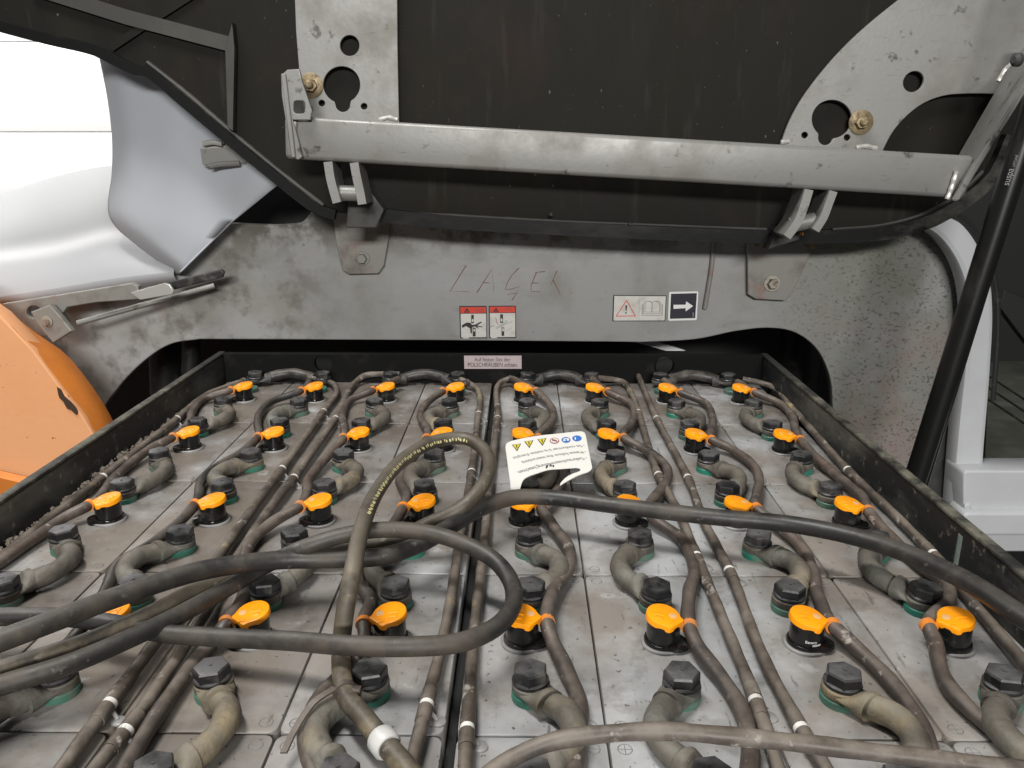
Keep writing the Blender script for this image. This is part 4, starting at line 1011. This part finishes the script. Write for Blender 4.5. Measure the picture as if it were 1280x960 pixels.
# ------------------------------------------------------------------ instruction card
ZC = .036
card = empty('instruction_card', (0, 0, 0), 'white instruction card printed upside down lying among the plugs and hoses', 'card')
def cz(x, y): return aZ(620+x/9.143, 530+y/9.143, ZC)
outl = curve2([(108, 262), (118, 225), (160, 200), (300, 165), (470, 135), (700, 110), (940, 85), (985, 85), (1012, 100), (1026, 130)], False, 20) + \
    [(1060, 310), (1098, 490)]+curve2([(1098, 495), (1092, 515), (1060, 540), (950, 580), (860, 625), (730, 700)], False, 20)[:-1] + \
    [(730, 698), (735, 680)]+curve2([(740, 670), (800, 610), (870, 570), (965, 530), (960, 510), (930, 497), (860, 500), (740, 508), (600, 520), (470, 560), (380, 592), (325, 625), (300, 660), (275, 740)], False, 20)+[(272, 748), (180, 748), (165, 735), (165, 690), (135, 470)]
me = fill_mesh([[((q := cz(x, y)).x, q.y) for x, y in outl]], .0008, 0)
for v in me.vertices: v.co.z += ZC-.0004
finish(me, 'card_white', 0); sheet = link('sheet', me, card)
def card_poly(bm, pts, lift, mi=0): add_vf(bm, [cz(x, y)+Vector((0, 0, lift)) for x, y in pts], [list(range(len(pts)))], mi)
bm = bmesh.new()
for s, (x0, y0), (x1, y1), hs in (("- Se conformer à la notice d'emploi", (1000, 238), (185, 382), 1.5), ('- Please follow the instructions', (1020, 308), (285, 432), 1.55), ('- Gebrauchsanweisung beachten', (1025, 378), (240, 545), 1.6)):
    a, b = cz(x0, y0), cz(x1, y1); dd = (b-a); up = Vector((-dd.y, dd.x, 0))
    if up.y > 0: up = -up
    vs, fs = text_verts(s, a+Vector((0, 0, .0002)), b+Vector((0, 0, .0002)), up, hs, .012)
    vs = [v-up.normalized()*(.0045*4*(f := (v-a).dot(dd)/dd.length_squared)*(1-f)) for v in vs]; add_vf(bm, vs, fs)
obj('printed_text', bm, 'print_grey', card, 0)
for i, (x, y) in enumerate(((235, 265), (376, 228), (526, 203))):
    bm = bmesh.new()
    card_poly(bm, [(x-54, y-26), (x+50, y-40), (x+6, y+50)], .0003, 0); card_poly(bm, [(x-42, y-22), (x+38, y-32), (x+4, y+34)], .0005, 1)
    card_poly(bm, [(x-8, y-18), (x+10, y-20), (x+4, y+2), (x+10, y+14), (x-2, y+16), (x-4, y)], .0007, 0)
    obj('warning_symbol', bm, ['print_black', 'icon_yellow'], card, 0)
bm = bmesh.new(); card_poly(bm, circ(668, 193, 54, 34), .0003, 0); card_poly(bm, circ(668, 193, 44, 26), .0005, 1)
card_poly(bm, [(640, 180), (690, 186), (705, 210), (640, 200)], .0007, 2); card_poly(bm, [(632, 178), (640, 174), (706, 208), (698, 212)], .0009, 0); obj('prohibition_symbol', bm, ['print_darkred', 'card_white', 'print_grey'], card, 0)
bm = bmesh.new(); card_poly(bm, circ(800, 184, 52, 33), .0003, 0); card_poly(bm, circ(780, 190, 16, 11, 12), .0005, 1); card_poly(bm, circ(822, 186, 16, 11, 12), .0005, 1); card_poly(bm, [(770, 168), (832, 164), (834, 174), (772, 178)], .0005, 1); obj('mandatory_symbol', bm, ['print_blue', 'card_white'], card, 0)
bm = bmesh.new(); card_poly(bm, circ(925, 166, 54, 33), .0003, 0); card_poly(bm, [(898, 155), (912, 152), (914, 182), (900, 185)], .0005, 1); obj('mandatory_symbol', bm, ['print_blue', 'card_white'], card, 0)
bm = bmesh.new()
card_poly(bm, [(566, 500), (577, 476), (592, 468), (597, 480), (586, 506), (570, 510)], .0003); card_poly(bm, [(615, 465), (632, 462), (640, 498), (624, 480), (612, 502)], .0003); card_poly(bm, [(645, 468), (664, 472), (664, 500), (652, 490), (646, 496)], .0003)
obj('logo_mark', bm, 'print_black', card, 0)

# ------------------------------------------------------------------ dirt along the walls
bm = bmesh.new()
def crumb(p, s):
    m = Matrix.Translation(p) @ Matrix.Rotation(random.uniform(0, 6), 4, Vector((random.random(), random.random(), .5)).normalized()) @ Matrix.Diagonal((s*random.uniform(.7, 1.4), s*random.uniform(.7, 1.4), s*random.uniform(.5, 1), 1))
    bmesh.ops.create_icosphere(bm, subdivisions=1, radius=1, matrix=m)
for k in range(420):
    y = random.uniform(.62, 1.06); h = max(0, math.sin(y*23)*.3+.7)
    x = XL1+abs(random.gauss(0, .009))*h+.002
    crumb(Vector((x, y, max(.0005, .010*h-(x-XL1)*.55+random.uniform(-.002, .001)))), random.choice((.0012, .002, .003, .0042)))
for k in range(90):
    y = random.uniform(.6, 1.1); crumb(Vector((XR0-abs(random.gauss(0, .004))-.001, y, random.uniform(0, .003))), random.choice((.001, .0015, .002)))
for k in range(60):
    crumb(Vector((random.uniform(-.46, .36), random.uniform(.42, 1.2), .0003)), random.uniform(.0004, .0009))
tag(obj('dirt_crumbs', bm, 'crumb', None, 40), 'brown dried dirt crumbs heaped along the inside of the tray walls', 'dirt', None, 'stuff')
